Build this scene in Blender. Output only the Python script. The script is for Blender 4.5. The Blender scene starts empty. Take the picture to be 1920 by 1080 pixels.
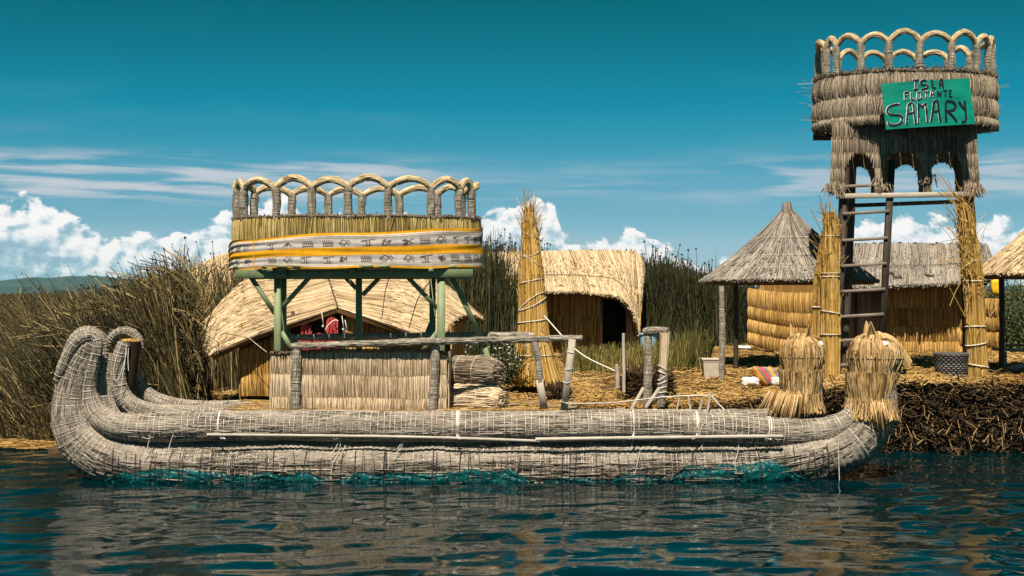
import bpy, math, random
import numpy as np

rng = np.random.default_rng(11)
random.seed(11)
SC = bpy.context.scene
COL = SC.collection

# ------------------------------------------------------------------ camera, sky, sun, exposure
F, HY, CZ = 2400.0, 548.0, 2.5          # focal length in photo pixels, horizon row, eye height (m)
cam_d = bpy.data.cameras.new('camera')
cam = bpy.data.objects.new('camera', cam_d)
COL.objects.link(cam)
cam.location = (0, 0, CZ)
cam.rotation_euler = (math.radians(90), 0, 0)
cam_d.sensor_width = 36.0
cam_d.lens = 36.0 * F / 1920.0
cam_d.shift_y = (HY - 540.0) / 1920.0
cam_d.clip_start = 0.1
cam_d.clip_end = 20000
SC.camera = cam

SUN_EL, SUN_AZ = 59.0, 191.0            # degrees; azimuth clockwise from +Y (behind the camera, to its left)
el, az = math.radians(SUN_EL), math.radians(SUN_AZ)
to_sun = np.array([math.sin(az) * math.cos(el), math.cos(az) * math.cos(el), math.sin(el)])
sun_d = bpy.data.lights.new('sun', 'SUN')
sun_d.energy = 5.0
sun_d.angle = math.radians(0.53)
sun_d.color = (1.0, 0.89, 0.74)
sun = bpy.data.objects.new('sun', sun_d)
COL.objects.link(sun)
from mathutils import Vector
sun.rotation_euler = Vector(to_sun).to_track_quat('Z', 'Y').to_euler()

vs = SC.view_settings
vs.view_transform = 'Standard'
vs.look = 'None'
vs.gamma = 1.0
vs.exposure = 0.60
vs.use_curve_mapping = False


class NT:
    """small helper for node trees"""
    def __init__(self, tree):
        self.t = tree
        tree.nodes.clear()

    def n(self, kind, **kw):
        nd = self.t.nodes.new(kind)
        for k, v in kw.items():
            setattr(nd, k, v)
        return nd

    def set(self, sock, v):
        if hasattr(v, 'is_output') or isinstance(v, bpy.types.NodeSocket):
            self.t.links.new(v, sock)
        else:
            sock.default_value = v

    def math(self, op, a, b=None, c=None, clamp=False):
        nd = self.n('ShaderNodeMath', operation=op, use_clamp=clamp)
        self.set(nd.inputs[0], a)
        if b is not None:
            self.set(nd.inputs[1], b)
        if c is not None:
            self.set(nd.inputs[2], c)
        return nd.outputs[0]

    def smooth(self, x, lo, hi, a=0.0, b=1.0):
        nd = self.n('ShaderNodeMapRange', interpolation_type='SMOOTHSTEP')
        self.set(nd.inputs[0], x)
        for i, v in enumerate((lo, hi, a, b)):
            self.set(nd.inputs[1 + i], v)
        return nd.outputs[0]

    def noise(self, vec, scale=5.0, detail=4.0, rough=0.55, dist=0.0, dims='3D', w=None):
        nd = self.n('ShaderNodeTexNoise', noise_dimensions=dims)
        if vec is not None:
            self.set(nd.inputs['Vector'], vec)
        if w is not None:
            self.set(nd.inputs['W'], w)
        nd.inputs['Scale'].default_value = scale
        nd.inputs['Detail'].default_value = detail
        nd.inputs['Roughness'].default_value = rough
        nd.inputs['Distortion'].default_value = dist
        return nd.outputs[0]

    def ramp(self, fac, stops, interp='LINEAR'):
        nd = self.n('ShaderNodeValToRGB')
        cr = nd.color_ramp
        cr.interpolation = interp
        while len(cr.elements) > 1:
            cr.elements.remove(cr.elements[-1])
        for i, (p, c) in enumerate(stops):
            e = cr.elements[0] if i == 0 else cr.elements.new(p)
            e.position = p
            c = (c, c, c) if isinstance(c, (int, float)) else c
            e.color = (c[0], c[1], c[2], 1.0)
        self.set(nd.inputs[0], fac)
        return nd.outputs[0]

    def mix(self, fac, a, b, blend='MIX'):
        nd = self.n('ShaderNodeMix', data_type='RGBA', blend_type=blend)
        self.set(nd.inputs[0], fac)
        for s, v in ((nd.inputs[6], a), (nd.inputs[7], b)):
            if isinstance(v, (tuple, list)):
                v = (v[0], v[1], v[2], 1.0)
            self.set(s, v)
        return nd.outputs[2]

    def comb(self, x, y, z=0.0):
        nd = self.n('ShaderNodeCombineXYZ')
        for i, v in enumerate((x, y, z)):
            self.set(nd.inputs[i], v)
        return nd.outputs[0]


def make_world():
    w = bpy.data.worlds.new('World')
    SC.world = w
    w.use_nodes = True
    T = NT(w.node_tree)
    sky = T.n('ShaderNodeTexSky', sky_type='NISHITA')
    sky.sun_disc = False
    sky.sun_elevation = el
    sky.sun_rotation = az
    sky.altitude = 3800.0
    sky.air_density = 1.0
    sky.dust_density = 0.3
    sky.ozone_density = 2.0
    tc = T.n('ShaderNodeTexCoord')
    sep = T.n('ShaderNodeSeparateXYZ')
    T.set(sep.inputs[0], tc.outputs['Generated'])
    x, y, z = sep.outputs
    azd = T.math('MULTIPLY', T.math('ARCTAN2', x, y), 57.2958)
    eld = T.math('MULTIPLY', T.math('ARCSINE', z), 57.2958)
    # the deep teal of the high-altitude air: stronger with elevation, even above
    t_el = T.math('DIVIDE', eld, 20.0, clamp=True)
    tint = T.ramp(t_el, [(0.0, (0.45, 0.54, 0.65)), (0.165, (0.374, 0.576, 0.573)), (0.25, (0.299, 0.616, 0.587)), (0.33, (0.115, 0.613, 0.563)),
                         (0.415, (0.022, 0.60, 0.542)), (0.655, (0.0, 0.455, 0.331)), (1.0, (0.0, 0.45, 0.325))])
    base = T.mix(1.0, sky.outputs[0], tint, 'MULTIPLY')
    # clouds, laid out in azimuth and elevation (degrees), mirrored on round the horizon
    fold = T.math('PINGPONG', T.math('ADD', azd, 21.8), 43.6)
    u = T.math('DIVIDE', fold, 43.6)
    tops = [(0, 388), (60, 384), (110, 405), (180, 448), (260, 446), (330, 440), (420, 402), (452, 378), (500, 374),
            (560, 396), (640, 405), (760, 404), (885, 415), (955, 384), (1005, 366), (1042, 384), (1062, 442), (1100, 462),
            (1155, 446), (1180, 424), (1225, 442), (1280, 476), (1340, 492), (1540, 474), (1600, 428), (1690, 408), (1770, 418),
            (1850, 424), (1920, 426)]
    h = T.ramp(u, [(p / 1920.0, (548 - yy) / 2400.0 * 57.3 / 5.0) for p, yy in tops])
    h = T.math('MULTIPLY', h, 5.0)
    pv = T.comb(azd, T.math('MULTIPLY', eld, 1.25), 0.0)
    n1 = T.noise(pv, 0.85, 7.0, 0.56, 0.25)
    nb = T.math('MULTIPLY', T.math('SUBTRACT', n1, 0.5), 2.7)
    d = T.math('ADD', T.math('SUBTRACT', h, eld), nb)
    cum = T.smooth(d, 0.0, 0.26)
    # relief: the same noise read a little towards the sun
    pv2 = T.comb(T.math('SUBTRACT', azd, 0.22), T.math('ADD', T.math('MULTIPLY', eld, 1.25), 0.30), 0.0)
    n2 = T.noise(pv2, 0.85, 7.0, 0.56, 0.25)
    rel = T.math('MULTIPLY', T.math('SUBTRACT', n1, n2), 4.2)
    depth = T.math('MULTIPLY', T.smooth(d, 0.5, 2.9), 0.72)
    lit = T.math('SUBTRACT', T.math('ADD', 0.86, rel), depth, clamp=True)
    ccol = T.ramp(lit, [(0.0, (2.7, 4.2, 5.0)), (0.35, (4.0, 5.3, 6.0)), (0.62, (6.5, 7.0, 7.3)), (1.0, (8.6, 8.4, 8.2))])
    # thin hazy layer low down, and streaky high cloud
    n3 = T.noise(T.comb(T.math('MULTIPLY', azd, 0.10), T.math('MULTIPLY', eld, 1.0)), 1.6, 4.0, 0.5)
    haze = T.math('MULTIPLY', T.smooth(T.math('ADD', eld, T.math('MULTIPLY', T.math('SUBTRACT', n3, 0.5), 2.2)), 3.1, 1.9), 0.62)
    n4 = T.noise(T.comb(T.math('MULTIPLY', azd, 0.16), T.math('ADD', T.math('MULTIPLY', eld, 2.0), T.math('MULTIPLY', azd, 0.03)), 3.7), 1.0, 5.0, 0.5, 0.5)
    band = T.math('MULTIPLY', T.smooth(eld, 3.6, 4.4), T.smooth(eld, 6.4, 5.2))
    left = T.ramp(u, [(0.0, 1.0), (0.36, 0.95), (0.46, 0.25), (0.66, 0.18), (0.78, 0.62), (1.0, 0.75)])
    cir = T.math('MULTIPLY', T.math('MULTIPLY', T.smooth(n4, 0.39, 0.62), band), T.math('MULTIPLY', left, 0.9))
    veil = T.math('MULTIPLY', T.smooth(T.noise(T.comb(T.math('MULTIPLY', azd, 0.07), T.math('MULTIPLY', eld, 0.55), 9.1), 1.0, 3.0, 0.5), 0.5, 0.75),
                  T.math('MULTIPLY', T.smooth(eld, 4.5, 6.0), T.smooth(eld, 10.0, 7.5)))
    veil = T.math('MULTIPLY', veil, 0.10)
    col = T.mix(veil, base, (3.6, 4.8, 5.4))
    col = T.mix(cir, col, (5.2, 5.4, 5.8))
    col = T.mix(haze, col, (3.3, 4.5, 5.2))
    col = T.mix(T.math('MULTIPLY', cum, T.smooth(eld, -0.5, 0.9)), col, ccol)
    bg = T.n('ShaderNodeBackground')
    T.set(bg.inputs[0], col)
    bg.inputs[1].default_value = 0.077
    out = T.n('ShaderNodeOutputWorld')
    T.t.links.new(bg.outputs[0], out.inputs[0])


make_world()
SC.cycles.use_denoising = True
SC.cycles.max_bounces = 6
SC.cycles.diffuse_bounces = 3
SC.cycles.glossy_bounces = 3
SC.cycles.transmission_bounces = 2
SC.cycles.caustics_reflective = False
SC.cycles.caustics_refractive = False
SC.cycles.sample_clamp_indirect = 6.0


# ------------------------------------------------------------------ geometry helpers
def W(px, py, Y):
    """point of the place that stands Y metres away in the direction of a photo pixel"""
    return np.array([(px - 960.0) * Y / F, Y, CZ - (py - HY) * Y / F])


def WX(px, Y):
    return (px - 960.0) * Y / F


def WZ(py, Y):
    return CZ - (py - HY) * Y / F


def nrm(v):
    return v / np.maximum(np.linalg.norm(v, axis=-1, keepdims=True), 1e-9)


def spline(pts, step):
    """Catmull-Rom through pts (k,d), resampled about every step metres (first three columns are xyz)"""
    p = np.asarray(pts, float)
    k = len(p)
    if k == 2:
        fine = p[0] + np.linspace(0, 1, 40)[:, None] * (p[1] - p[0])
    else:
        e = np.vstack([2 * p[0] - p[1], p, 2 * p[-1] - p[-2]])
        out = []
        t = np.linspace(0, 1, 24, endpoint=False)[:, None]
        for i in range(k - 1):
            a, b, c, d = e[i], e[i + 1], e[i + 2], e[i + 3]
            out.append(0.5 * ((2 * b) + (-a + c) * t + (2 * a - 5 * b + 4 * c - d) * t ** 2 + (-a + 3 * b - 3 * c + d) * t ** 3))
        fine = np.vstack(out + [p[-1:]])
    s = np.r_[0, np.cumsum(np.linalg.norm(np.diff(fine[:, :3], axis=0), axis=1))]
    n = max(3, int(s[-1] / step) + 1)
    si = np.linspace(0, s[-1], n)
    return np.stack([np.interp(si, s, fine[:, j]) for j in range(p.shape[1])], 1), si


class MB:
    def __init__(self):
        self.v, self.q, self.t, self.a, self.u, self.n = [], [], [], [], [], 0

    def add(self, V, quads=None, tris=None, tint=0.5, uv=None):
        V = np.asarray(V, float).reshape(-1, 3)
        m = len(V)
        self.v.append(V)
        self.a.append(np.broadcast_to(np.asarray(tint, float), (m,)).copy())
        self.u.append(np.zeros((m, 2)) if uv is None else np.asarray(uv, float).reshape(-1, 2))
        if quads is not None and len(quads):
            self.q.append(np.asarray(quads, np.int64).reshape(-1, 4) + self.n)
        if tris is not None and len(tris):
            self.t.append(np.asarray(tris, np.int64).reshape(-1, 3) + self.n)
        self.n += m
        return self

    def grid(self, P, tint=0.5, uv=None, flip=False):
        nu, nv = P.shape[:2]
        i = np.arange(nu - 1)[:, None] * nv + np.arange(nv - 1)[None, :]
        q = np.stack([i, i + nv, i + nv + 1, i + 1], -1).reshape(-1, 4)
        if flip:
            q = q[:, ::-1]
        tt = np.broadcast_to(np.asarray(tint, float), (nu, nv)).reshape(-1)
        return self.add(P.reshape(-1, 3), q, tint=tt, uv=uv)

    def build(self, name, mat, parent=None, smooth=True, label=None, category=None, kind=None, group=None):
        V = np.vstack(self.v)
        A = np.concatenate(self.a)
        U = np.vstack(self.u)
        q = np.vstack(self.q) if self.q else np.zeros((0, 4), np.int64)
        t = np.vstack(self.t) if self.t else np.zeros((0, 3), np.int64)
        if parent is None:
            lo, hi = V.min(0), V.max(0)
            loc = np.array([(lo[0] + hi[0]) / 2, (lo[1] + hi[1]) / 2, lo[2]])
        else:
            r = parent
            while r.parent is not None:
                r = r.parent
            loc = np.array(r['_base'])
        me = bpy.data.meshes.new(name)
        me.vertices.add(len(V))
        me.vertices.foreach_set('co', (V - loc).astype(np.float32).ravel())
        li = np.concatenate([q.ravel(), t.ravel()]).astype(np.int32)
        me.loops.add(len(li))
        me.loops.foreach_set('vertex_index', li)
        me.polygons.add(len(q) + len(t))
        ls = np.concatenate([np.arange(len(q)) * 4, len(q) * 4 + np.arange(len(t)) * 3]).astype(np.int32)
        me.polygons.foreach_set('loop_start', ls)
        me.polygons.foreach_set('use_smooth', np.full(len(q) + len(t), smooth))
        me.update(calc_edges=True)
        at = me.attributes.new('tint', 'FLOAT', 'POINT')
        at.data.foreach_set('value', A.astype(np.float32))
        uvl = me.uv_layers.new(name='uv')
        uvl.data.foreach_set('uv', U[li].astype(np.float32).ravel())
        me.materials.append(mat)
        o = bpy.data.objects.new(name, me)
        COL.objects.link(o)
        if parent is None:
            o.location = loc
            o['_base'] = [float(c) for c in loc]
        else:
            o.parent = parent
        tag(o, label, category, kind, group)
        return o


def tag(o, label=None, category=None, kind=None, group=None):
    for k, v in (('label', label), ('category', category), ('kind', kind), ('group', group)):
        if v:
            o[k] = v
    return o


def thing(name, label, category, loc, group=None):
    o = bpy.data.objects.new(name, None)
    COL.objects.link(o)
    o.empty_display_size = 0.2
    o.location = [float(c) for c in loc]
    o['_base'] = [float(c) for c in loc]
    return tag(o, label, category, None, group)


def polytubes(mb, P, r, tint=0.5, sides=3, cap=False):
    """n strands of k points each, P (n,k,3), as thin prisms"""
    P = np.asarray(P, float)
    n, k = P.shape[:2]
    r = np.broadcast_to(np.asarray(r, float) if np.ndim(r) == 2 else np.asarray(r, float).reshape(-1, 1), (n, k))
    T = nrm(np.gradient(P, axis=1))
    D = nrm(P[:, -1] - P[:, 0])
    closed = np.linalg.norm(P[:, -1] - P[:, 0], axis=1) < 1e-6
    ref = np.where(np.abs(D[:, 2:3]) > 0.85, np.array([[0.0, 1.0, 0.0]]), np.array([[0.0, 0.0, 1.0]]))
    ref[closed] = (0.31, 0.57, 0.76)
    N1 = nrm(np.cross(T, ref[:, None, :]))
    N2 = np.cross(T, N1)
    ph = rng.uniform(0, 6.283, n)[:, None] + np.arange(sides)[None] * (2 * math.pi / sides)
    R = P[:, :, None, :] + r[:, :, None, None] * (np.cos(ph)[:, None, :, None] * N1[:, :, None, :] + np.sin(ph)[:, None, :, None] * N2[:, :, None, :])
    i = (np.arange(n) * k * sides)[:, None, None] + (np.arange(k - 1) * sides)[None, :, None]
    m = np.arange(sides)[None, None, :]
    m2 = (m + 1) % sides
    q = np.stack([i + m, i + m2, i + sides + m2, i + sides + m], -1).reshape(-1, 4)
    tr = None
    if cap and sides == 3:
        b = np.arange(n) * k * sides
        e = b + (k - 1) * sides
        tr = np.vstack([np.stack([b + 2, b + 1, b], 1), np.stack([e, e + 1, e + 2], 1)])
    tt = np.asarray(tint, float)
    if tt.ndim == 0:
        tt = np.full(n, float(tt))
    mb.add(R.reshape(-1, 3), q, tr, tint=np.repeat(tt, k * sides))
    return mb


def line(mb, pts, r, tint=0.5, sides=5, step=None, sag=0.0):
    p = np.asarray(pts, float)
    if step or len(p) > 2:
        p, _ = spline(p, step or 0.06)
    elif sag:
        p = p[0] + np.linspace(0, 1, 14)[:, None] * (p[1] - p[0])
    if sag:
        t = np.linspace(0, 1, len(p))
        p = p.copy()
        p[:, 2] -= sag * 4 * t * (1 - t)
    return polytubes(mb, p[None], r, tint, sides)


def beam(mb, p0, p1, w, h, up=(0, 0, 1), tint=0.5, ch=0.008):
    """chamfered rectangular timber from p0 to p1; w across, h along 'up'"""
    p0, p1 = np.asarray(p0, float), np.asarray(p1, float)
    t = nrm(p1 - p0)
    up = np.asarray(up, float)
    a = nrm(np.cross(t, up))
    b = np.cross(a, t)
    W2, H2 = w / 2, h / 2
    ch = min(ch, W2 * .6, H2 * .6)
    pr = [(-W2 + ch, -H2), (W2 - ch, -H2), (W2, -H2 + ch), (W2, H2 - ch), (W2 - ch, H2), (-W2 + ch, H2), (-W2, H2 - ch), (-W2, -H2 + ch)]
    L = np.linalg.norm(p1 - p0)
    V, U = [], []
    per = np.linspace(0, 2 * (w + h), 9)[:-1]
    for s, p in ((0, p0), (L, p1)):
        for j, (x, y) in enumerate(pr):
            V.append(p + a * x + b * y)
            U.append((s, per[j]))
    V = np.array(V)
    q = [(j, (j + 1) % 8, 8 + (j + 1) % 8, 8 + j) for j in range(8)]
    base = len(V)
    V = np.vstack([V, p0[None], p1[None]])
    U += [(0, 0), (L, 0)]
    tr = [(base, (j + 1) % 8, j) for j in range(8)] + [(base + 1, 8 + j, 8 + (j + 1) % 8) for j in range(8)]
    return mb.add(V, q, tr, tint=tint, uv=np.array(U))


def frames(C, ref):
    T = nrm(np.gradient(C, axis=0))
    ref = np.asarray(ref, float)
    N1 = nrm(ref[None] - T * (T @ ref)[:, None])
    N2 = np.cross(T, N1)
    return T, N1, N2


def tube(mb, C, r, sides=14, ref=(0, 1, 0), tint=0.5, cap=True, rnoise=None):
    T, N1, N2 = frames(C, ref)
    n = len(C)
    r = np.broadcast_to(np.asarray(r, float), (n,))
    th = np.linspace(0, 2 * math.pi, sides + 1)
    rr = r[:, None] * (1 if rnoise is None else rnoise)
    P = C[:, None, :] + (rr * np.cos(th)[None])[..., None] * N1[:, None] + (rr * np.sin(th)[None])[..., None] * N2[:, None]
    s = np.r_[0, np.cumsum(np.linalg.norm(np.diff(C, axis=0), axis=1))]
    uv = np.stack([np.broadcast_to(s[:, None], (n, sides + 1)), th[None] * np.mean(r) * np.ones((n, 1))], -1).reshape(-1, 2)
    mb.grid(P, tint, uv)
    if cap:
        for j, sg in ((0, 1), (n - 1, -1)):
            V = np.vstack([P[j], C[j][None] - sg * T[j] * r[j] * 0.15])
            tr = [((i + 1), i, sides + 1) if sg > 0 else (i, i + 1, sides + 1) for i in range(sides)]
            mb.add(V, None, tr, tint=tint if np.ndim(tint) == 0 else 0.4, uv=np.zeros((len(V), 2)))
    return mb


def smooth_noise(n, step, lo, hi, seed=None):
    """1-D value noise sampled n times with knots every step samples"""
    g = rng if seed is None else np.random.default_rng(seed)
    k = max(4, int(n / step) + 3)
    return np.interp(np.linspace(0, k - 1, n), np.arange(k), g.uniform(lo, hi, k))


class V2:
    """smooth 2-D value noise"""
    def __init__(self, seed, n=64):
        self.g = np.random.default_rng(seed).uniform(-1, 1, (n, n))
        self.n = n

    def __call__(self, x, y):
        x, y = np.asarray(x, float), np.asarray(y, float)
        xi, yi = np.floor(x).astype(int), np.floor(y).astype(int)
        fx, fy = x - xi, y - yi
        fx, fy = fx * fx * (3 - 2 * fx), fy * fy * (3 - 2 * fy)
        g, n = self.g, self.n
        a, b = g[xi % n, yi % n], g[(xi + 1) % n, yi % n]
        c, d = g[xi % n, (yi + 1) % n], g[(xi + 1) % n, (yi + 1) % n]
        return (a * (1 - fx) + b * fx) * (1 - fy) + (c * (1 - fx) + d * fx) * fy


NZ = V2(5)


# ------------------------------------------------------------------ materials
def new_mat(name):
    m = bpy.data.materials.new(name)
    m.use_nodes = True
    T = NT(m.node_tree)
    out = T.n('ShaderNodeOutputMaterial')
    b = T.n('ShaderNodeBsdfPrincipled')
    T.t.links.new(b.outputs[0], out.inputs[0])
    return m, T, b


def bump(T, b, height, strength, dist):
    nd = T.n('ShaderNodeBump')
    nd.inputs['Strength'].default_value = strength
    nd.inputs['Distance'].default_value = dist
    T.set(nd.inputs['Height'], height)
    T.t.links.new(nd.outputs[0], b.inputs['Normal'])


def straw(name, lo, mid, hi, rough=0.72, vary=0.35, patch=None, spec=0.25):
    """reeds: colour of the single reed from its 'tint', weathered by noise"""
    m, T, b = new_mat(name)
    at = T.n('ShaderNodeAttribute', attribute_name='tint')
    tc = T.n('ShaderNodeTexCoord')
    col = T.ramp(at.outputs['Fac'], [(0.0, lo), (0.5, mid), (1.0, hi)])
    n = T.noise(tc.outputs['Object'], 9.0, 5.0, 0.65)
    col = T.mix(vary, col, T.mix(1.0, col, T.ramp(n, [(0.3, 0.45), (0.5, 1.0), (0.72, 1.45)]), 'MULTIPLY'))
    if patch:
        n2 = T.noise(tc.outputs['Object'], 1.7, 3.0, 0.6)
        col = T.mix(T.smooth(n2, 0.48, 0.70, 0.0, 0.7), col, T.mix(1.0, col, patch, 'MULTIPLY'))
    T.set(b.inputs['Base Color'], col)
    b.inputs['Roughness'].default_value = rough
    b.inputs['Specular IOR Level'].default_value = spec
    return m


def roll_mat(name, lo, mid, hi):
    """bundled totora: long fibres along the roll, from the roll's own length and girth coordinates"""
    m, T, b = new_mat(name)
    uv = T.n('ShaderNodeUVMap', uv_map='uv')
    mp = T.n('ShaderNodeMapping')
    mp.inputs['Scale'].default_value = (5.0, 85.0, 1.0)
    T.t.links.new(uv.outputs[0], mp.inputs[0])
    f = T.noise(mp.outputs[0], 1.0, 4.0, 0.65)
    mp2 = T.n('ShaderNodeMapping')
    mp2.inputs['Scale'].default_value = (1.1, 2.6, 1.0)
    T.t.links.new(uv.outputs[0], mp2.inputs[0])
    g = T.noise(mp2.outputs[0], 2.0, 4.0, 0.6)
    at = T.n('ShaderNodeAttribute', attribute_name='tint')
    s = T.math('ADD', T.math('ADD', T.math('MULTIPLY', f, 1.15), -0.2), T.math('ADD', T.math('MULTIPLY', T.math('SUBTRACT', at.outputs['Fac'], 0.5), 0.6), T.math('MULTIPLY', T.math('SUBTRACT', g, 0.5), 0.5)))
    col = T.ramp(s, [(0.12, lo), (0.40, mid), (0.70, hi)])
    tc = T.n('ShaderNodeTexCoord')
    sp = T.n('ShaderNodeSeparateXYZ')
    T.t.links.new(tc.outputs['Object'], sp.inputs[0])
    st = T.noise(tc.outputs['Object'], 3.5, 6.0, 0.7)
    wet = T.smooth(T.math('ADD', sp.outputs[2], T.math('MULTIPLY', T.math('SUBTRACT', st, 0.5), 0.55)), 0.30, 0.10, 0.0, 0.75)
    col = T.mix(wet, col, T.mix(1.0, col, (0.28, 0.22, 0.17), 'MULTIPLY'))
    blot = T.smooth(T.noise(tc.outputs['Object'], 1.3, 5.0, 0.65, 0.3), 0.52, 0.70, 0.0, 0.55)
    col = T.mix(blot, col, T.mix(1.0, col, (0.55, 0.47, 0.40), 'MULTIPLY'))
    T.set(b.inputs['Base Color'], col)
    b.inputs['Roughness'].default_value = 0.8
    b.inputs['Specular IOR Level'].default_value = 0.2
    bump(T, b, f, 1.0, 0.02)
    return m


def plain(name, c, rough=0.6, vary=0.25, scale=6.0, metal=0.0, spec=0.4, bump_s=0.0, stretch=None, dirt=None, chip=None):
    m, T, b = new_mat(name)
    tc = T.n('ShaderNodeTexCoord')
    src = tc.outputs['Object']
    if stretch:
        mp = T.n('ShaderNodeMapping')
        mp.inputs['Scale'].default_value = stretch
        T.t.links.new(src, mp.inputs[0])
        src = mp.outputs[0]
    n = T.noise(src, scale, 5.0, 0.62)
    lo = tuple(x * (1 - vary) for x in c)
    hi = tuple(min(1, x * (1 + vary)) for x in c)
    col = T.ramp(n, [(0.3, lo), (0.7, hi)])
    if dirt:
        n2 = T.noise(tc.outputs['Object'], 4.0, 6.0, 0.7)
        col = T.mix(T.smooth(n2, 0.5, 0.72, 0, 0.8), col, dirt)
    if chip:
        n3 = T.noise(tc.outputs['Object'], 15.0, 5.0, 0.7)
        col = T.mix(T.smooth(n3, 0.62, 0.66, 0, 0.85), col, chip)
    T.set(b.inputs['Base Color'], col)
    b.inputs['Roughness'].default_value = rough
    b.inputs['Metallic'].default_value = metal
    b.inputs['Specular IOR Level'].default_value = spec
    if bump_s:
        bump(T, b, n, bump_s, 0.02)
    return m


def wood(name, lo, hi, rough=0.7):
    m, T, b = new_mat(name)
    uv = T.n('ShaderNodeUVMap', uv_map='uv')
    mp = T.n('ShaderNodeMapping')
    mp.inputs['Scale'].default_value = (2.5, 45.0, 1.0)
    T.t.links.new(uv.outputs[0], mp.inputs[0])
    f = T.noise(mp.outputs[0], 1.0, 5.0, 0.6, 0.4)
    tc = T.n('ShaderNodeTexCoord')
    g = T.noise(tc.outputs['Object'], 5.0, 5.0, 0.65)
    at = T.n('ShaderNodeAttribute', attribute_name='tint')
    s = T.math('ADD', T.math('MULTIPLY', f, 0.5), T.math('ADD', T.math('MULTIPLY', g, 0.4), T.math('MULTIPLY', T.math('SUBTRACT', at.outputs['Fac'], 0.5), 0.5)))
    T.set(b.inputs['Base Color'], T.ramp(s, [(0.25, lo), (0.65, hi)]))
    b.inputs['Roughness'].default_value = rough
    b.inputs['Specular IOR Level'].default_value = 0.3
    bump(T, b, f, 0.4, 0.006)
    return m


M = {}
M['hull'] = roll_mat('weathered_totora', (0.05, 0.040, 0.031), (0.335, 0.288, 0.235), (0.58, 0.51, 0.42))
M['hull_strand'] = straw('weathered_totora_strands', (0.05, 0.041, 0.032), (0.325, 0.28, 0.225), (0.63, 0.56, 0.46), vary=0.5)
M['rope'] = plain('pale_cord', (0.60, 0.53, 0.44), 0.8, 0.5, 14.0)
M['rope_white'] = plain('white_cord', (0.72, 0.69, 0.63), 0.7, 0.2, 30.0)
M['rope_dark'] = plain('dark_cord', (0.05, 0.04, 0.035), 0.8, 0.3, 30.0)
M['wrap'] = straw('wrapped_reed', (0.10, 0.085, 0.065), (0.30, 0.26, 0.205), (0.52, 0.47, 0.38), vary=0.5)
M['wrap_cream'] = straw('wrapped_cream_reed', (0.28, 0.19, 0.09), (0.60, 0.46, 0.27), (0.78, 0.64, 0.42), vary=0.5)
M['mat_pale'] = straw('pale_reed_mat', (0.24, 0.16, 0.09), (0.60, 0.465, 0.305), (0.76, 0.62, 0.43), vary=0.4)
M['mat_gold'] = straw('golden_reed_mat', (0.18, 0.085, 0.02), (0.56, 0.335, 0.095), (0.74, 0.49, 0.18), vary=0.4)
M['mat_olive'] = straw('yellowing_reed_mat', (0.14, 0.10, 0.03), (0.46, 0.34, 0.11), (0.64, 0.52, 0.25), vary=0.5)
M['mat_grey'] = straw('grey_reed_mat', (0.10, 0.075, 0.052), (0.30, 0.235, 0.165), (0.50, 0.42, 0.31), vary=0.5)
M['thatch'] = straw('pale_thatch', (0.14, 0.085, 0.04), (0.50, 0.37, 0.215), (0.72, 0.575, 0.37), vary=0.5)
M['thatch_grey'] = straw('grey_thatch', (0.07, 0.06, 0.052), (0.235, 0.205, 0.17), (0.44, 0.395, 0.33), vary=0.45)
M['sheaf'] = straw('yellow_sheaf', (0.16, 0.075, 0.012), (0.50, 0.30, 0.066), (0.72, 0.52, 0.22), vary=0.4)
M['head_straw'] = straw('head_straw', (0.12, 0.06, 0.018), (0.45, 0.29, 0.12), (0.66, 0.47, 0.24), vary=0.4)
M['litter'] = straw('ground_straw', (0.07, 0.032, 0.008), (0.40, 0.232, 0.062), (0.68, 0.48, 0.20), vary=0.5)
M['root'] = straw('dark_root_mat', (0.016, 0.010, 0.005), (0.085, 0.050, 0.022), (0.32, 0.205, 0.09), vary=0.5)
M['reed'] = straw('standing_reeds', (0.015, 0.019, 0.008), (0.066, 0.072, 0.025), (0.38, 0.28, 0.12), vary=0.5)
M['reed_brown'] = straw('dry_standing_reeds', (0.018, 0.017, 0.007), (0.098, 0.080, 0.028), (0.52, 0.38, 0.17), vary=0.5)
M['grass'] = straw('young_green_reeds', (0.035, 0.040, 0.010), (0.145, 0.13, 0.03), (0.42, 0.32, 0.10), vary=0.4)
M['lining'] = straw('thatch_lining', (0.10, 0.052, 0.018), (0.24, 0.13, 0.05), (0.36, 0.22, 0.09))
M['seed'] = plain('seed_head', (0.03, 0.017, 0.01), 0.9)
M['green'] = plain('green_paint', (0.185, 0.235, 0.115), 0.55, 0.22, 5.0, stretch=(1, 1, 0.25), dirt=(0.11, 0.12, 0.075), chip=(0.34, 0.29, 0.21))
M['timber'] = wood('dark_timber', (0.025, 0.018, 0.013), (0.10, 0.075, 0.055))
M['timber_grey'] = wood('grey_timber', (0.20, 0.165, 0.13), (0.50, 0.43, 0.35))
M['timber_pink'] = wood('pinkish_boards', (0.17, 0.095, 0.06), (0.40, 0.255, 0.175))
M['pole'] = wood('pale_pole', (0.22, 0.19, 0.155), (0.56, 0.50, 0.42), 0.6)
M['red'] = plain('red_cloth', (0.50, 0.085, 0.08), 0.85, 0.25, 8.0, spec=0.1)
M['white'] = plain('white_plastic', (0.74, 0.72, 0.70), 0.45, 0.1, 8.0)
M['eye'] = plain('white_wool', (0.80, 0.78, 0.74), 0.8, 0.12, 20.0)
M['concrete'] = plain('pale_box', (0.52, 0.46, 0.37), 0.8, 0.12, 9.0)
M['basket'] = straw('dark_wicker', (0.03, 0.028, 0.026), (0.105, 0.098, 0.092), (0.30, 0.28, 0.26), vary=0.4)
M['yellow'] = plain('yellow_plastic', (0.80, 0.50, 0.02), 0.4, 0.15, 10.0)
M['blue'] = plain('pale_blue_plastic', (0.38, 0.60, 0.74), 0.4, 0.1, 10.0)
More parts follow.
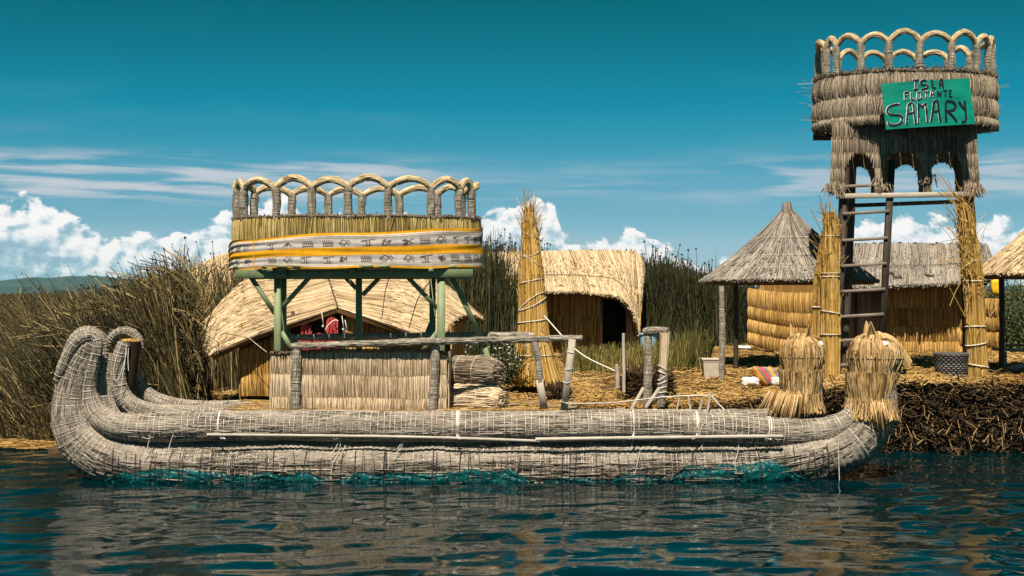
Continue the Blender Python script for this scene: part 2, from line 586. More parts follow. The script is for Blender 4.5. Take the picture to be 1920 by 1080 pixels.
M['leaf'] = straw('shrub_leaves', (0.02, 0.03, 0.012), (0.07, 0.095, 0.035), (0.16, 0.18, 0.07))
M['petal'] = plain('pale_petals', (0.62, 0.50, 0.55), 0.8, 0.2, 20.0)
M['sign'] = plain('teal_sign_paint', (0.0, 0.225, 0.16), 0.42, 0.32, 3.0, stretch=(0.6, 1, 3.0))
M['black'] = plain('black_paint', (0.008, 0.010, 0.014), 0.4, 0.2)
M['white_paint'] = plain('white_paint', (0.78, 0.80, 0.80), 0.5, 0.15, 40.0)
M['print'] = plain('cloth_print', (0.10, 0.07, 0.065), 0.9, 0.5, 25.0)
M['yellow_cloth'] = plain('yellow_cloth_trim', (0.72, 0.36, 0.02), 0.9, 0.2, 8.0)


def water_mat():
    m, T, b = new_mat('lake_water')
    tc = T.n('ShaderNodeTexCoord')
    mp = T.n('ShaderNodeMapping')
    mp.inputs['Scale'].default_value = (3.2, 10.0, 1.0)
    T.t.links.new(tc.outputs['Object'], mp.inputs[0])
    f = T.noise(mp.outputs[0], 1.0, 3.0, 0.5, 0.4)
    b.inputs['Base Color'].default_value = (0.0, 0.011, 0.014, 1)
    b.inputs['Roughness'].default_value = 0.02
    b.inputs['IOR'].default_value = 1.333
    bump(T, b, f, 1.0, 0.0018)
    return m


def plastic_mat():
    m, T, b = new_mat('teal_tarpaulin')
    tc = T.n('ShaderNodeTexCoord')
    n = T.noise(tc.outputs['Object'], 7.0, 5.0, 0.6, 0.8)
    T.set(b.inputs['Base Color'], T.ramp(n, [(0.3, (0.0, 0.03, 0.034)), (0.7, (0.0, 0.13, 0.134))]))
    b.inputs['Roughness'].default_value = 0.28
    bump(T, b, T.noise(tc.outputs['Object'], 16.0, 3.0, 0.6, 1.2), 0.8, 0.03)
    return m


def cloth_mat():
    """woven banner: stripes across its height (uv.y 0..1), plain weave"""
    m, T, b = new_mat('striped_banner')
    uv = T.n('ShaderNodeUVMap', uv_map='uv')
    sp = T.n('ShaderNodeSeparateXYZ')
    T.t.links.new(uv.outputs[0], sp.inputs[0])
    v = sp.outputs[1]
    ye, gr, br, cr = (0.68, 0.32, 0.012), (0.47, 0.43, 0.40), (0.16, 0.10, 0.09), (0.66, 0.57, 0.48)
    col = T.ramp(v, [(0.0, ye), (0.07, cr), (0.10, br), (0.112, cr), (0.14, br), (0.152, gr), (0.38, br), (0.39, cr), (0.405, ye),
                     (0.635, br), (0.645, gr), (0.86, br), (0.87, cr), (0.90, br), (0.91, cr), (0.945, ye)], 'CONSTANT')
    tc = T.n('ShaderNodeTexCoord')
    n = T.noise(tc.outputs['Object'], 12.0, 4.0, 0.6)
    col = T.mix(0.5, col, T.mix(1.0, col, T.ramp(n, [(0.3, 0.7), (0.7, 1.25)]), 'MULTIPLY'))
    T.set(b.inputs['Base Color'], col)
    b.inputs['Roughness'].default_value = 0.9
    b.inputs['Specular IOR Level'].default_value = 0.1
    return m


def stripes_mat():
    m, T, b = new_mat('rainbow_blanket')
    uv = T.n('ShaderNodeUVMap', uv_map='uv')
    sp = T.n('ShaderNodeSeparateXYZ')
    T.t.links.new(uv.outputs[0], sp.inputs[0])
    col = T.ramp(sp.outputs[0], [(0.0, (0.75, 0.33, 0.05)), (0.24, (0.19, 0.17, 0.17)), (0.37, (0.62, 0.08, 0.06)), (0.52, (0.21, 0.19, 0.20)), (0.63, (0.27, 0.24, 0.25)), (0.70, (0.72, 0.35, 0.05)), (0.86, (0.24, 0.22, 0.22))], 'CONSTANT')
    T.set(b.inputs['Base Color'], col)
    b.inputs['Roughness'].default_value = 0.95
    return m


def ground_mat():
    m, T, b = new_mat('reed_mat_ground')
    tc = T.n('ShaderNodeTexCoord')
    n = T.noise(tc.outputs['Object'], 6.0, 6.0, 0.7)
    T.set(b.inputs['Base Color'], T.ramp(n, [(0.3, (0.03, 0.017, 0.008)), (0.7, (0.16, 0.095, 0.035))]))
    b.inputs['Roughness'].default_value = 0.95
    bump(T, b, n, 0.8, 0.05)
    return m


def hill_mat():
    m, T, b = new_mat('far_hillside')
    tc = T.n('ShaderNodeTexCoord')
    n = T.noise(tc.outputs['Object'], 0.008, 6.0, 0.65)
    T.set(b.inputs['Base Color'], T.ramp(n, [(0.35, (0.010, 0.028, 0.026)), (0.65, (0.030, 0.055, 0.045))]))
    b.inputs['Roughness'].default_value = 0.95
    return m


M['water'], M['plastic'], M['banner'], M['blanket'], M['ground'], M['hill'] = water_mat(), plastic_mat(), cloth_mat(), stripes_mat(), ground_mat(), hill_mat()

# ------------------------------------------------------------------ the setting: lake, reed island, marsh, hills
def graded(lo, hi, fine_lo, fine_hi, step, grow=1.25):
    a = list(np.arange(fine_lo, fine_hi + step, step))
    s, x = step, a[-1]
    while x < hi:
        s *= grow
        x += s
        a.append(x)
    s, x = step, a[0]
    b = []
    while x > lo:
        s *= grow
        x -= s
        b.append(x)
    return np.array(b[::-1] + a)


def make_water():
    xs = graded(-6000, 6000, -9.5, 9.5, 0.045)
    ys = graded(-300, 9000, 9.8, 20.5, 0.030)
    X, Y = np.meshgrid(xs, ys, indexing='ij')
    Z = np.zeros_like(X)
    g = np.random.default_rng(3)
    for i in range(64):
        lam = 0.22 * (7.0 ** g.uniform(0, 1))
        k = 2 * math.pi / lam
        a = g.normal(0, 0.36)
        amp = 0.0138 * lam / (2 * math.pi)
        Z += amp * np.sin(k * (math.sin(a) * X + math.cos(a) * Y) + g.uniform(0, 6.28))
    patch = 0.85 + 0.5 * NZ(X * 0.35 + 3, Y * 0.5)
    fade = np.clip((np.minimum(np.minimum(X + 16, 16 - X), np.minimum(Y - 4, 26 - Y))) / 5, 0, 1)
    Z = Z + 9.0 * np.sign(Z) * Z * Z
    Z *= patch * fade
    mb = MB()
    mb.grid(np.stack([X, Y, Z], -1))
    mb.build('water', M['water'], kind='structure', label='rippled dark teal lake water in front of the boat')


make_water()


def gz(X, Y):
    X, Y = np.asarray(X, float), np.asarray(Y, float)
    fr = np.interp(X, [-9, -6, -4, -1, 2, 4, 5.5], [0.02, 0.12, 0.42, 0.58, 0.64, 0.80, 1.06])
    bk = np.interp(X, [-9, -6, -4, -1, 2, 6], [0.10, 0.35, 0.62, 0.90, 1.0, 1.12])
    t = np.clip((Y - 20.2) / 4.6, 0, 1)
    t = t * t * (3 - 2 * t)
    return fr + (bk - fr) * t + 0.035 * NZ(X * 1.3 + 7, Y * 1.3) + 0.02 * NZ(X * 4, Y * 4)


def yedge(X):
    return 19.95 + 0.10 * NZ(np.asarray(X) * 1.1, 0.3) + 0.05 * NZ(np.asarray(X) * 5.0, 4.0)


def make_ground():
    xs = np.r_[np.linspace(-7.2, 12, 200), np.linspace(12.3, 60, 30)]
    n = len(xs)
    rows = []
    for t in np.linspace(0, 1, 12):                      # the cut bank, bulging over the water
        z1 = gz(xs, 20.0)
        z = -0.5 + (z1 + 0.5) * t
        y = yedge(xs) + 0.10 * (1 - math.sin(math.pi * (0.15 + 0.6 * t))) + 0.07 * NZ(xs * 3 + 11, z * 4 + 2)
        rows.append(np.stack([xs, y, z], 1))
    for Y in np.r_[np.linspace(20.25, 32, 60), np.linspace(33, 60, 16)]:
        rows.append(np.stack([xs, np.full(n, Y), gz(xs, Y)], 1))
    P = np.stack(rows, 1)
    mb = MB()
    mb.grid(P, flip=False)
    mb.build('ground', M['ground'], kind='structure', label='trodden floating island of dry cut reeds')


make_ground()


def make_marsh():
    xs = np.linspace(-260, 260, 160)
    ys = np.r_[np.linspace(46, 120, 30), np.linspace(125, 900, 40)]
    X, Y = np.meshgrid(xs, ys, indexing='ij')
    X = X * (Y / 200.0)
    Z = 0.9 + 0.5 * np.clip((Y - 46) / 60, 0, 1) + 0.25 * NZ(X * 0.3, Y * 0.15)
    Z[:, 0] = -0.3
    MB().grid(np.stack([X, Y, Z], -1), 0.35).build('marsh', M['reed_brown'], kind='structure', label='wide brown reed marsh reaching to the far shore')


make_marsh()


def make_hills():
    # a long bare ridge on the far shore
    xs = np.linspace(-3600, 3600, 360)
    v = np.linspace(0, 1, 14)
    X = xs[:, None] + 0 * v
    top = np.interp(xs, [-3600, -2200, -1640, -1480, -1330, -1180, -1060, -960, -860, -760, -500, 0, 500, 800, 1300, 3600],
                    [60, 40, 38, 46, 62, 50, 58, 52, 18, 8, 6, 7, 9, 14, 22, 40])
    top = top + 5.0 * NZ(xs / 60.0, 1.0) + 2.5 * NZ(xs / 22.0, 2.0)
    Z = np.sin(v * math.pi / 2)[None] * top[:, None] * (1 + 0.10 * NZ(X / 50, v[None] * 5)) - 2
    Y = 3600 + v[None] * 500 + 60 * NZ(X / 90, v[None] * 4)
    MB().grid(np.stack([X, Y, Z], -1)).build('hills', M['hill'], kind='structure', label='low hills along the far shore of the lake')


make_hills()


def reed_field(mb, X, Y, base, top, lean, r, tint, curve=0.25, k=4):
    """standing reeds: arrays of foot positions; lean (n,2) = horizontal shift of the tip"""
    n = len(X)
    t = np.linspace(0, 1, k)[None]
    bend = t ** 1.7
    P = np.stack([X[:, None] + lean[:, :1] * bend, Y[:, None] + lean[:, 1:] * bend,
                  base[:, None] + (top - base)[:, None] * (t - curve * 0.12 * bend * np.abs(lean[:, :1]))], -1)
    rr = np.asarray(r).reshape(-1, 1) * (1 - 0.55 * t)
    polytubes(mb, P, np.broadcast_to(rr, (n, k)), tint)
    return P[:, -1]


OCT_V = np.array([[1, 0, 0], [-1, 0, 0], [0, 1, 0], [0, -1, 0], [0, 0, 1], [0, 0, -1]], float)
OCT_T = np.array([[0, 2, 4], [2, 1, 4], [1, 3, 4], [3, 0, 4], [2, 0, 5], [1, 2, 5], [3, 1, 5], [0, 3, 5]])


def blobs(mb, C, r, tint=0.5):
    n = len(C)
    r = np.broadcast_to(np.asarray(r, float), (n,))
    V = C[:, None] + OCT_V[None] * r[:, None, None] * rng.uniform(0.7, 1.2, (n, 6, 1))
    T = OCT_T[None] + (np.arange(n) * 6)[:, None, None]
    mb.add(V.reshape(-1, 3), None, T.reshape(-1, 3), tint=tint)


def make_left_reeds():
    n = 36000
    Y = 20.7 + 26 * rng.uniform(0, 1, n) ** 1.7
    px = rng.uniform(-60, 470, n)
    Y[:5000] = rng.uniform(38, 50, 5000)
    px[:5000] = rng.uniform(-80, 200, 5000)
    # the open channel at the far left: nothing stands in it before the far reeds
    chan = 95 + 25 * NZ(Y * 1.3, 3.3) - np.clip(Y - 22, 0, 20) * 1.5
    keep = (px > chan) | (Y > 34) | (rng.uniform(0, 1, n) < 0.22)
    # leave out the ground the left hut stands on
    keep &= ~((px > 372) & (Y < 27))
    keep &= ~((px > 330) & (Y < 21.3))
    Y, px = Y[keep], px[keep]
    n = len(Y)
    X = WX(px, Y)
    ytop_near = np.interp(px, [0, 90, 150, 250, 330, 400, 470], [700, 665, 640, 592, 540, 522, 520])
    near = np.clip((30 - Y) / 8, 0, 1)
    ytop = ytop_near * near + (1 - near) * np.interp(px, [0, 200, 330, 470], [570, 566, 535, 520])
    top = WZ(ytop + rng.normal(10, 26, n) * np.where(Y > 32, 0.3, 1.0), Y)
    tall = rng.uniform(0, 1, n) < 0.07
    top[tall] += rng.uniform(0.1, 0.4, tall.sum()) * np.interp(px[tall], [0, 220, 330], [0.5, 0.7, 1.0])
    base = np.full(n, -0.05)
    top = np.maximum(top, 0.7)
    lx = np.interp(px, [0, 200, 330, 470], [-0.95, -0.80, -0.35, -0.08]) * (top / 2.2) + rng.normal(0, 1, n) * np.interp(px, [0, 220, 330], [.34, .30, .18])
    lean = np.stack([lx, rng.normal(-0.1, 0.2, n)], 1)
    tint = np.clip(rng.beta(1.1, 2.3, n) + 0.25 * NZ(X * 1.1, Y) + np.interp(Y, [20, 24, 45], [-0.02, 0.04, 0.15]), 0, 1)
    r = rng.uniform(0.005, 0.012, n) * (0.7 + Y / 60) * np.where(rng.uniform(0, 1, n) < .12, 1.5, 1)
    mb = MB()
    tips = reed_field(mb, X - lx * 0.5, Y, base, top, lean, r, tint)
    o = mb.build('reeds', M['reed_brown'], kind='stuff', label='dense brown green reed bed behind the curled prows', category='reeds')
    pick = rng.uniform(0, 1, n) < np.where(tall, 0.8, 0.10)
    ms = MB()
    blobs(ms, tips[pick], rng.uniform(0.012, 0.03, pick.sum()))
    ms.build('seed_heads', M['seed'], o, kind='stuff')
    # low brown growth at the water's edge
    m1 = 2600
    px1 = rng.uniform(-30, 330, m1)
    Y1 = 20.62 + np.abs(rng.normal(0, .35, m1))
    X1 = WX(px1, Y1)
    keep = (px1 > 60) | (rng.uniform(0, 1, m1) < .35)
    X1, Y1 = X1[keep], Y1[keep]
    m1 = len(X1)
    mb = MB()
    reed_field(mb, X1, Y1, np.full(m1, -.05), rng.uniform(.2, .95, m1), rng.normal(0, .25, (m1, 2)) - [[.15, 0]], rng.uniform(.004, .009, m1), np.clip(rng.beta(1.6, 1.8, m1), 0, 1), k=3)
    mb.build('shore_growth', M['reed_brown'], o, kind='stuff')
    # bent and broken reeds over the mass
    m2 = 4200
    px = rng.uniform(60, 440, m2)
    Y = rng.uniform(20.6, 24.5, m2)
    ok = (px > 120) & (px < 385)
    px, Y = px[ok], Y[ok]
    m2 = len(px)
    yt = np.interp(px, [60, 150, 250, 330, 440], [650, 620, 570, 530, 520])
    z = rng.uniform(0.15, 1, m2) * WZ(yt, Y)
    a = rng.normal(2.2, 0.55, m2)
    L = rng.uniform(0.3, 1.0, m2)
    P0 = np.stack([WX(px, Y), Y, np.maximum(z, 0.1)], 1)
    P2 = P0 + np.stack([np.cos(a) * L, rng.normal(0, 0.2, m2), np.sin(a) * L * 0.8], 1)
    mid = (P0 + P2) / 2 + np.stack([rng.normal(0, .05, m2), rng.normal(0, .05, m2), 0.12 * L], 1)
    mb = MB()
    polytubes(mb, np.stack([P0, mid, P2], 1), rng.uniform(0.004, 0.011, m2), np.clip(rng.beta(1.6, 1.6, m2), 0, 1))
    mb.build('broken_reeds', M['reed_brown'], o, kind='stuff')


make_left_reeds()


def make_back_reeds():
    n = 26000
    px = np.r_[rng.uniform(860, 1030, 7000), rng.uniform(1170, 1430, 12000), rng.uniform(1430, 1960, 4500), rng.uniform(640, 900, 2500)]
    n = len(px)
    Y = 33.2 + 6.0 * rng.uniform(0, 1, n) ** 1.5
    X = WX(px, Y)
    yt = np.interp(px, [640, 860, 900, 960, 1030, 1190, 1230, 1300, 1350, 1430, 1900], [525, 500, 484, 484, 500, 512, 506, 524, 540, 562, 560])
    top = WZ(yt + rng.normal(8, 16, n), Y)
    tall = rng.uniform(0, 1, n) < 0.05
    top[tall] += rng.uniform(0.1, 0.5, tall.sum())
    base = np.full(n, 0.85)
    lean = np.stack([rng.normal(-0.03, 0.22, n), rng.normal(0, 0.15, n)], 1)
    tint = np.clip(rng.beta(1.5, 4.0, n) + 0.12 * NZ(X, Y) + np.where(px < 1000, 0.08, 0), 0, 1)
    r = rng.uniform(0.010, 0.018, n)
    mb = MB()
    tips = reed_field(mb, X, Y, base, top, lean, r, tint)
    o = mb.build('reeds', M['reed'], kind='stuff', label='tall dark green reeds with black seed heads behind the huts', category='reeds')
    pick = rng.uniform(0, 1, n) < np.where(tall, 0.85, 0.05)
    ms = MB()
    blobs(ms, tips[pick], rng.uniform(0.018, 0.042, pick.sum()))
    ms.build('seed_heads', M['seed'], o, kind='stuff')


make_back_reeds()


def make_hut_reeds():
    n = 1500
    px, Y = rng.uniform(868, 972, n), rng.uniform(28.6, 30.1, n)
    X = WX(px, Y)
    top = WZ(np.interp(px, [868, 900, 940, 972], [500, 482, 488, 560]) + rng.normal(10, 24, n), Y)
    tint = np.clip(rng.beta(1.3, 2.6, n), 0, 1)
    mb = MB()
    tips = reed_field(mb, X, Y, gz(X, Y) - .05, top, np.stack([rng.normal(0, .16, n), rng.normal(0, .12, n)], 1), rng.uniform(.008, .015, n), tint)
    o = mb.build('reeds', M['reed'], kind='stuff', label='stand of dark reeds in front of the left end of the middle hut roof', category='reeds')
    pick = rng.uniform(0, 1, n) < .09
    ms = MB()
    blobs(ms, tips[pick], rng.uniform(.015, .035, pick.sum()))
    ms.build('seed_heads', M['seed'], o, kind='stuff')


make_hut_reeds()


def make_far_reeds():
    n = 16000
    Y = 46 + 200 * rng.uniform(0, 1, n) ** 2.2
    px = np.r_[rng.uniform(-80, 520, int(n * .7)), rng.uniform(1150, 1960, n - int(n * .7))]
    X = WX(px, Y)
    base = np.full(n, 0.8)
    top = 2.05 + rng.normal(0.0, 0.18, n) + 0.12 * NZ(X * .3, Y * .1)
    lean = rng.normal(0, 0.18, (n, 2)) - np.array([[0.15, 0]])
    tint = np.clip(rng.beta(2, 3, n) + 0.15 * NZ(X * .2, Y * .1), 0, 1)
    mb = MB()
    reed_field(mb, X, Y, base, top, lean, 0.00045 * Y * rng.uniform(0.7, 1.3, n), tint, k=3)
    mb.build('reeds', M['reed_brown'], kind='stuff', label='distant russet reeds of the marsh under the hills', category='reeds')


make_far_reeds()


def make_litter():
    # loose dry reeds lying over the island
    n = 21000
    Y = 19.98 + 12 * rng.uniform(0, 1, n) ** 1.8
    px = rng.uniform(330, 1960, n)
    X = WX(px, Y)
    X2 = X
    a = rng.normal(0, 0.75, n) + np.where(rng.uniform(0, 1, n) < .3, 1.2, 0)
    L = rng.uniform(0.10, 0.55, n)
    z = gz(X2, np.maximum(Y, 20.2)) + np.abs(rng.normal(0.02, 0.03, n))
    d = np.stack([np.cos(a) * L, np.sin(a) * L * 0.8, rng.normal(0, 0.10, n) * L], 1)
    C = np.stack([X2, Y, z], 1)
    mid = C + np.stack([rng.normal(0, .02, n), rng.normal(0, .02, n), np.abs(rng.normal(0, .035, n))], 1)
    front = Y < 20.5
    tint = np.clip(rng.beta(2.2, 2.0, n) + 0.25 * NZ(X * 0.9, Y * 1.2), 0, 1)
    mb = MB()
    polytubes(mb, np.stack([C - d / 2, mid, C + d / 2], 1), rng.uniform(0.004, 0.010, n), tint)
    mb.build('straw_litter', M['litter'], kind='stuff', label='loose golden straw strewn over the island floor', category='straw')
    # the cut bank: matted root ends hanging and sticking out over the water
    n = 23000
    X = rng.uniform(-4.6, 9.4, n)
    z1 = gz(X, 20.0)
    t = rng.uniform(0, 1, n) ** 0.8
    z = 0.02 + (z1 - 0.0) * t
    tt = (z + 0.5) / (z1 + 0.5)
    y = yedge(X) + 0.10 * (1 - np.sin(math.pi * (0.15 + 0.6 * tt))) + 0.05
    a = rng.normal(0, 0.55, n) + math.pi * rng.integers(0, 2, n)
    L = rng.uniform(0.05, 0.24, n)
    d = np.stack([np.cos(a) * L, -np.abs(rng.normal(0.08, 0.06, n)), np.sin(a) * L * 0.9 - 0.02], 1)
    P0 = np.stack([X, y, z], 1)
    P1 = P0 + d * np.where(rng.uniform(0, 1, n) < .08, 1.8, 1.0)[:, None]
    P1[:, 2] = np.maximum(P1[:, 2], -0.05)
    mid = (P0 + P1) / 2 + rng.normal(0, 0.015, (n, 3)) - np.array([[0, 0.02, 0]])
    tint = np.clip(rng.beta(1.3, 3.4, n) + np.clip((t - .72) / .28, 0, 1) * rng.uniform(0, .6, n) + 0.10 * NZ(X * 2, z * 9), 0, 1)
    mb = MB()
    polytubes(mb, np.stack([P0, mid, P1], 1), rng.uniform(0.005, 0.013, n), tint)
    # a few pale stems hanging straight down
    m = 170
    X = rng.uniform(3.0, 8.8, m)
    z = rng.uniform(0.25, 0.8, m)
    y = yedge(X) - rng.uniform(0.02, 0.10, m)
    P0 = np.stack([X, y, z], 1)
    P1 = P0 + np.stack([rng.normal(0, .10, m), rng.normal(-.06, .04, m), -rng.uniform(.06, .28, m)], 1)
    polytubes(mb, np.stack([P0, (P0 + P1) / 2, P1], 1), rng.uniform(0.006, 0.012, m), 1.0)
    mb.build('root_mat', M['root'], kind='stuff', label='dark matted roots and cut stems of the island bank', category='roots')
    # straw washed against the shore at the far left
    n = 900
    X = rng.uniform(-9.5, -6.2, n)
    Y = rng.normal(20.5, 0.13, n)
    a = rng.normal(0, 0.25, n)
    L = rng.uniform(0.2, 0.9, n)
    C = np.stack([X, Y, 0.03 + np.abs(rng.normal(0, 0.035, n))], 1)
    d = np.stack([np.cos(a) * L, np.sin(a) * L, rng.normal(0, .02, n)], 1)
    mb = MB()
    polytubes(mb, np.stack([C - d / 2, C, C + d / 2], 1), rng.uniform(0.005, 0.010, n), rng.beta(2, 2, n))
    mb.build('straw_raft', M['litter'], kind='stuff', label='band of yellow straw floating before the reed bed', category='straw')


make_litter()


def make_short_reeds():
    n = 5200
    px = np.r_[rng.uniform(1060, 1330, n - 500), rng.uniform(1235, 1325, 500)]
    Y = rng.uniform(23.8, 30.0, n)
    X = WX(px, Y)
    # keep the path to the hut door and the trampled strip free
    keep = ~((px > 1120) & (px < 1180) & (Y > 28.5))
    px, X, Y = px[keep], X[keep], Y[keep]
    n = len(X)
    base = gz(X, Y)
    top = base + rng.uniform(0.12, 0.50, n) * (1 + 0.5 * NZ(X * 1.1, Y * 1.1)) * np.interp(Y, [24, 27, 30], [1, .8, .4]) + np.where(px > 1270, 0.2, 0)
    lean = rng.normal(0, 0.09, (n, 2))
    tint = np.clip(rng.beta(2.2, 2.4, n) + 0.2 * NZ(X * 2, Y), 0, 1)
    mb = MB()
    reed_field(mb, X, Y, base - 0.05, top, lean, rng.uniform(0.008, 0.013, n), tint, k=3)
    mb.build('young_reeds', M['grass'], kind='stuff', label='short green reeds growing before the hut door', category='reeds')


make_short_reeds()

# ------------------------------------------------------------------ reed-work builders
class Roll:
    """a bound bundle of reeds along a path; remembers its surface so that ropes and sheets can follow it"""
    def __init__(self, pts, ref=(0, 1, 0), gap=0.07, step=0.018, lump=0.04, bulge=0.03):
        q, s = spline(pts, step)
        self.s, self.C, self.L = s, q[:, :3], s[-1]
        r = q[:, 3].copy()
        g = [0.02]
        while g[-1] < self.L:
            g.append(g[-1] + gap * rng.uniform(0.7, 1.3))
        self.g = np.array(g[:-1])
        ph = np.interp(s, self.g, np.arange(len(self.g)))
        if bulge:
            r *= 1 - bulge + bulge * 1.6 * np.abs(np.sin(math.pi * ph)) ** 0.7
        r *= 1 + lump * smooth_noise(len(r), 0.45 / step, -1, 1)
        self.r = r
        self.T, self.N1, self.N2 = frames(self.C, ref)

    def at(self, s, th, lift=0.0):
        f = lambda A: np.stack([np.interp(s, self.s, A[:, j]) for j in range(3)], -1)
        C, n1, n2 = f(self.C), f(self.N1), f(self.N2)
        r = np.interp(s, self.s, self.r) + lift
        return C + (r * np.cos(th))[..., None] * n1 + (r * np.sin(th))[..., None] * n2

    def skin(self, mb, sides=30, tint=0.5):
        n = len(self.s)
        th = np.linspace(0, 2 * math.pi, sides + 1)
        S, TH = np.meshgrid(self.s, th, indexing='ij')
        lump = (0.018 * NZ(S * 2.2 + 31, TH * 2.0) + 0.008 * NZ(S * 7 + 5, TH * 6)) * (self.r[:, None] / 0.3)
        lump[:, -1] = lump[:, 0]
        P = self.at(S, TH, lump)
        uv = np.stack([S, TH * np.mean(self.r)], -1)
        mb.grid(P, tint, uv)
        for j, sg in ((0, 1), (n - 1, -1)):
            V = np.vstack([P[j], self.C[j][None] - sg * self.T[j] * self.r[j] * 0.12])
            tr = [((i + 1), i, sides + 1) if sg > 0 else (i, i + 1, sides + 1) for i in range(sides)]
            mb.add(V, None, tr, tint=0.25, uv=np.zeros((len(V), 2)))

    def fibres(self, mb, n, L=(0.2, 0.6), r=0.005, loose=0.006, tint=(2.2, 2.2), th=None):
        s0 = rng.uniform(0, self.L, n)
        ln = rng.uniform(*L, n)
        s0 = np.minimum(s0, self.L - 0.02)
        k = 5
        t = np.linspace(0, 1, k)[None]
        S = np.minimum(s0[:, None] + ln[:, None] * t, self.L)
        th0 = rng.uniform(0, 6.283, n) if th is None else rng.uniform(th[0], th[1], n)
        TH = th0[:, None] + rng.normal(0, 0.03, n)[:, None] * t
        lift = np.abs(rng.normal(0, loose, n))[:, None] * np.array([[0.1, 0.5, 0.9, 0.6, 0.2]]) + 0.0015
        P = self.at(S, TH, lift)
        rr = np.broadcast_to(r * rng.uniform(0.6, 1.3, n)[:, None], (n, k))
        polytubes(mb, P, rr, rng.beta(*tint, n))

    def rings(self, mb, r=0.005, tilt=0.05, every=1, keep=1.0, lift=0.008, tint=0.5):
        g = self.g[::every]
        g = g[rng.uniform(0, 1, len(g)) < keep]
        n, k = len(g), 19
        th = np.linspace(0, 2 * math.pi, k)[None] + rng.uniform(0, 6.28, n)[:, None]
        S = g[:, None] + (rng.normal(0, tilt, n) * np.interp(g, self.s, self.r))[:, None] * np.cos(th)
        P = self.at(S, th, lift)
        polytubes(mb, P, r, tint)


def pix_path(rows, Y):
    """rows (px, py, radius px[, dY])"""
    out = []
    for w in rows:
        y = Y + (w[3] if len(w) > 3 else 0.0)
        out.append(np.r_[W(w[0], w[1], y), w[2] * y / F])
    return np.array(out)


def roll_part(name, parent, pts, ref=(0, 1, 0), gap=0.07, fib=2500, ring_r=0.005, keep=0.9, label=None, tilt=0.05, sides=30, fr=0.005, rope='rope'):
    R = Roll(pts, ref, gap)
    mb = MB()
    R.skin(mb, sides)
    o = mb.build(name, M['hull'], parent, label=label)
    mb = MB()
    R.fibres(mb, int(fib * 0.9), (0.10, 0.40), r=fr * 0.7, loose=0.003, tint=(1.1, 1.2))
    R.fibres(mb, int(fib * 0.10), (0.06, 0.2), r=fr * 0.7, loose=0.022, tint=(1.3, 1.3))
    mb.build('reed_fibres', M['hull_strand'], o, kind='stuff')
    mb = MB()
    R.rings(mb, ring_r, tilt, keep=keep)
    mb.build('rope_binding', M[rope], o, kind='stuff')
    return R, o


def wrapped(name, parent, pts, mat, ref=(0, 1, 0), gap=0.045, fib=120, label=None, step=0.011, sides=12, ring_tint=0.75, bulge=0.10):
    """a slim reed-wrapped post, arch or rail: one mesh with its wrapping"""
    R = Roll(pts, ref, gap, step, 0.09, bulge)
    mb = MB()
    n = len(R.s)
    th = np.linspace(0, 2 * math.pi, sides + 1)
    S, TH = np.meshgrid(R.s, th, indexing='ij')
    tn = np.clip(0.5 + 0.35 * NZ(S * 14 + rng.uniform(0, 50), TH * 3), 0, 1)
    tn[:, -1] = tn[:, 0]
    mb.grid(R.at(S, TH), tn)
    for j, sg in ((0, 1), (n - 1, -1)):
        V = np.vstack([R.at(np.full(sides + 1, R.s[j]), th), R.C[j][None]])
        mb.add(V, None, [((i + 1), i, sides + 1) if sg > 0 else (i, i + 1, sides + 1) for i in range(sides)], tint=0.3)
    if fib:
        R.fibres(mb, fib, (0.05, 0.2), 0.004, 0.004)
    R.rings(mb, 0.0042, 0.14, tint=ring_tint, lift=0.002)
    R.rings(mb, 0.0035, 0.25, tint=0.12, lift=0.001, keep=.5)
    return mb.build(name, M[mat], parent, label=label)


def P3(pts, r, Y=None):
    return np.array([np.r_[p, r] for p in pts])


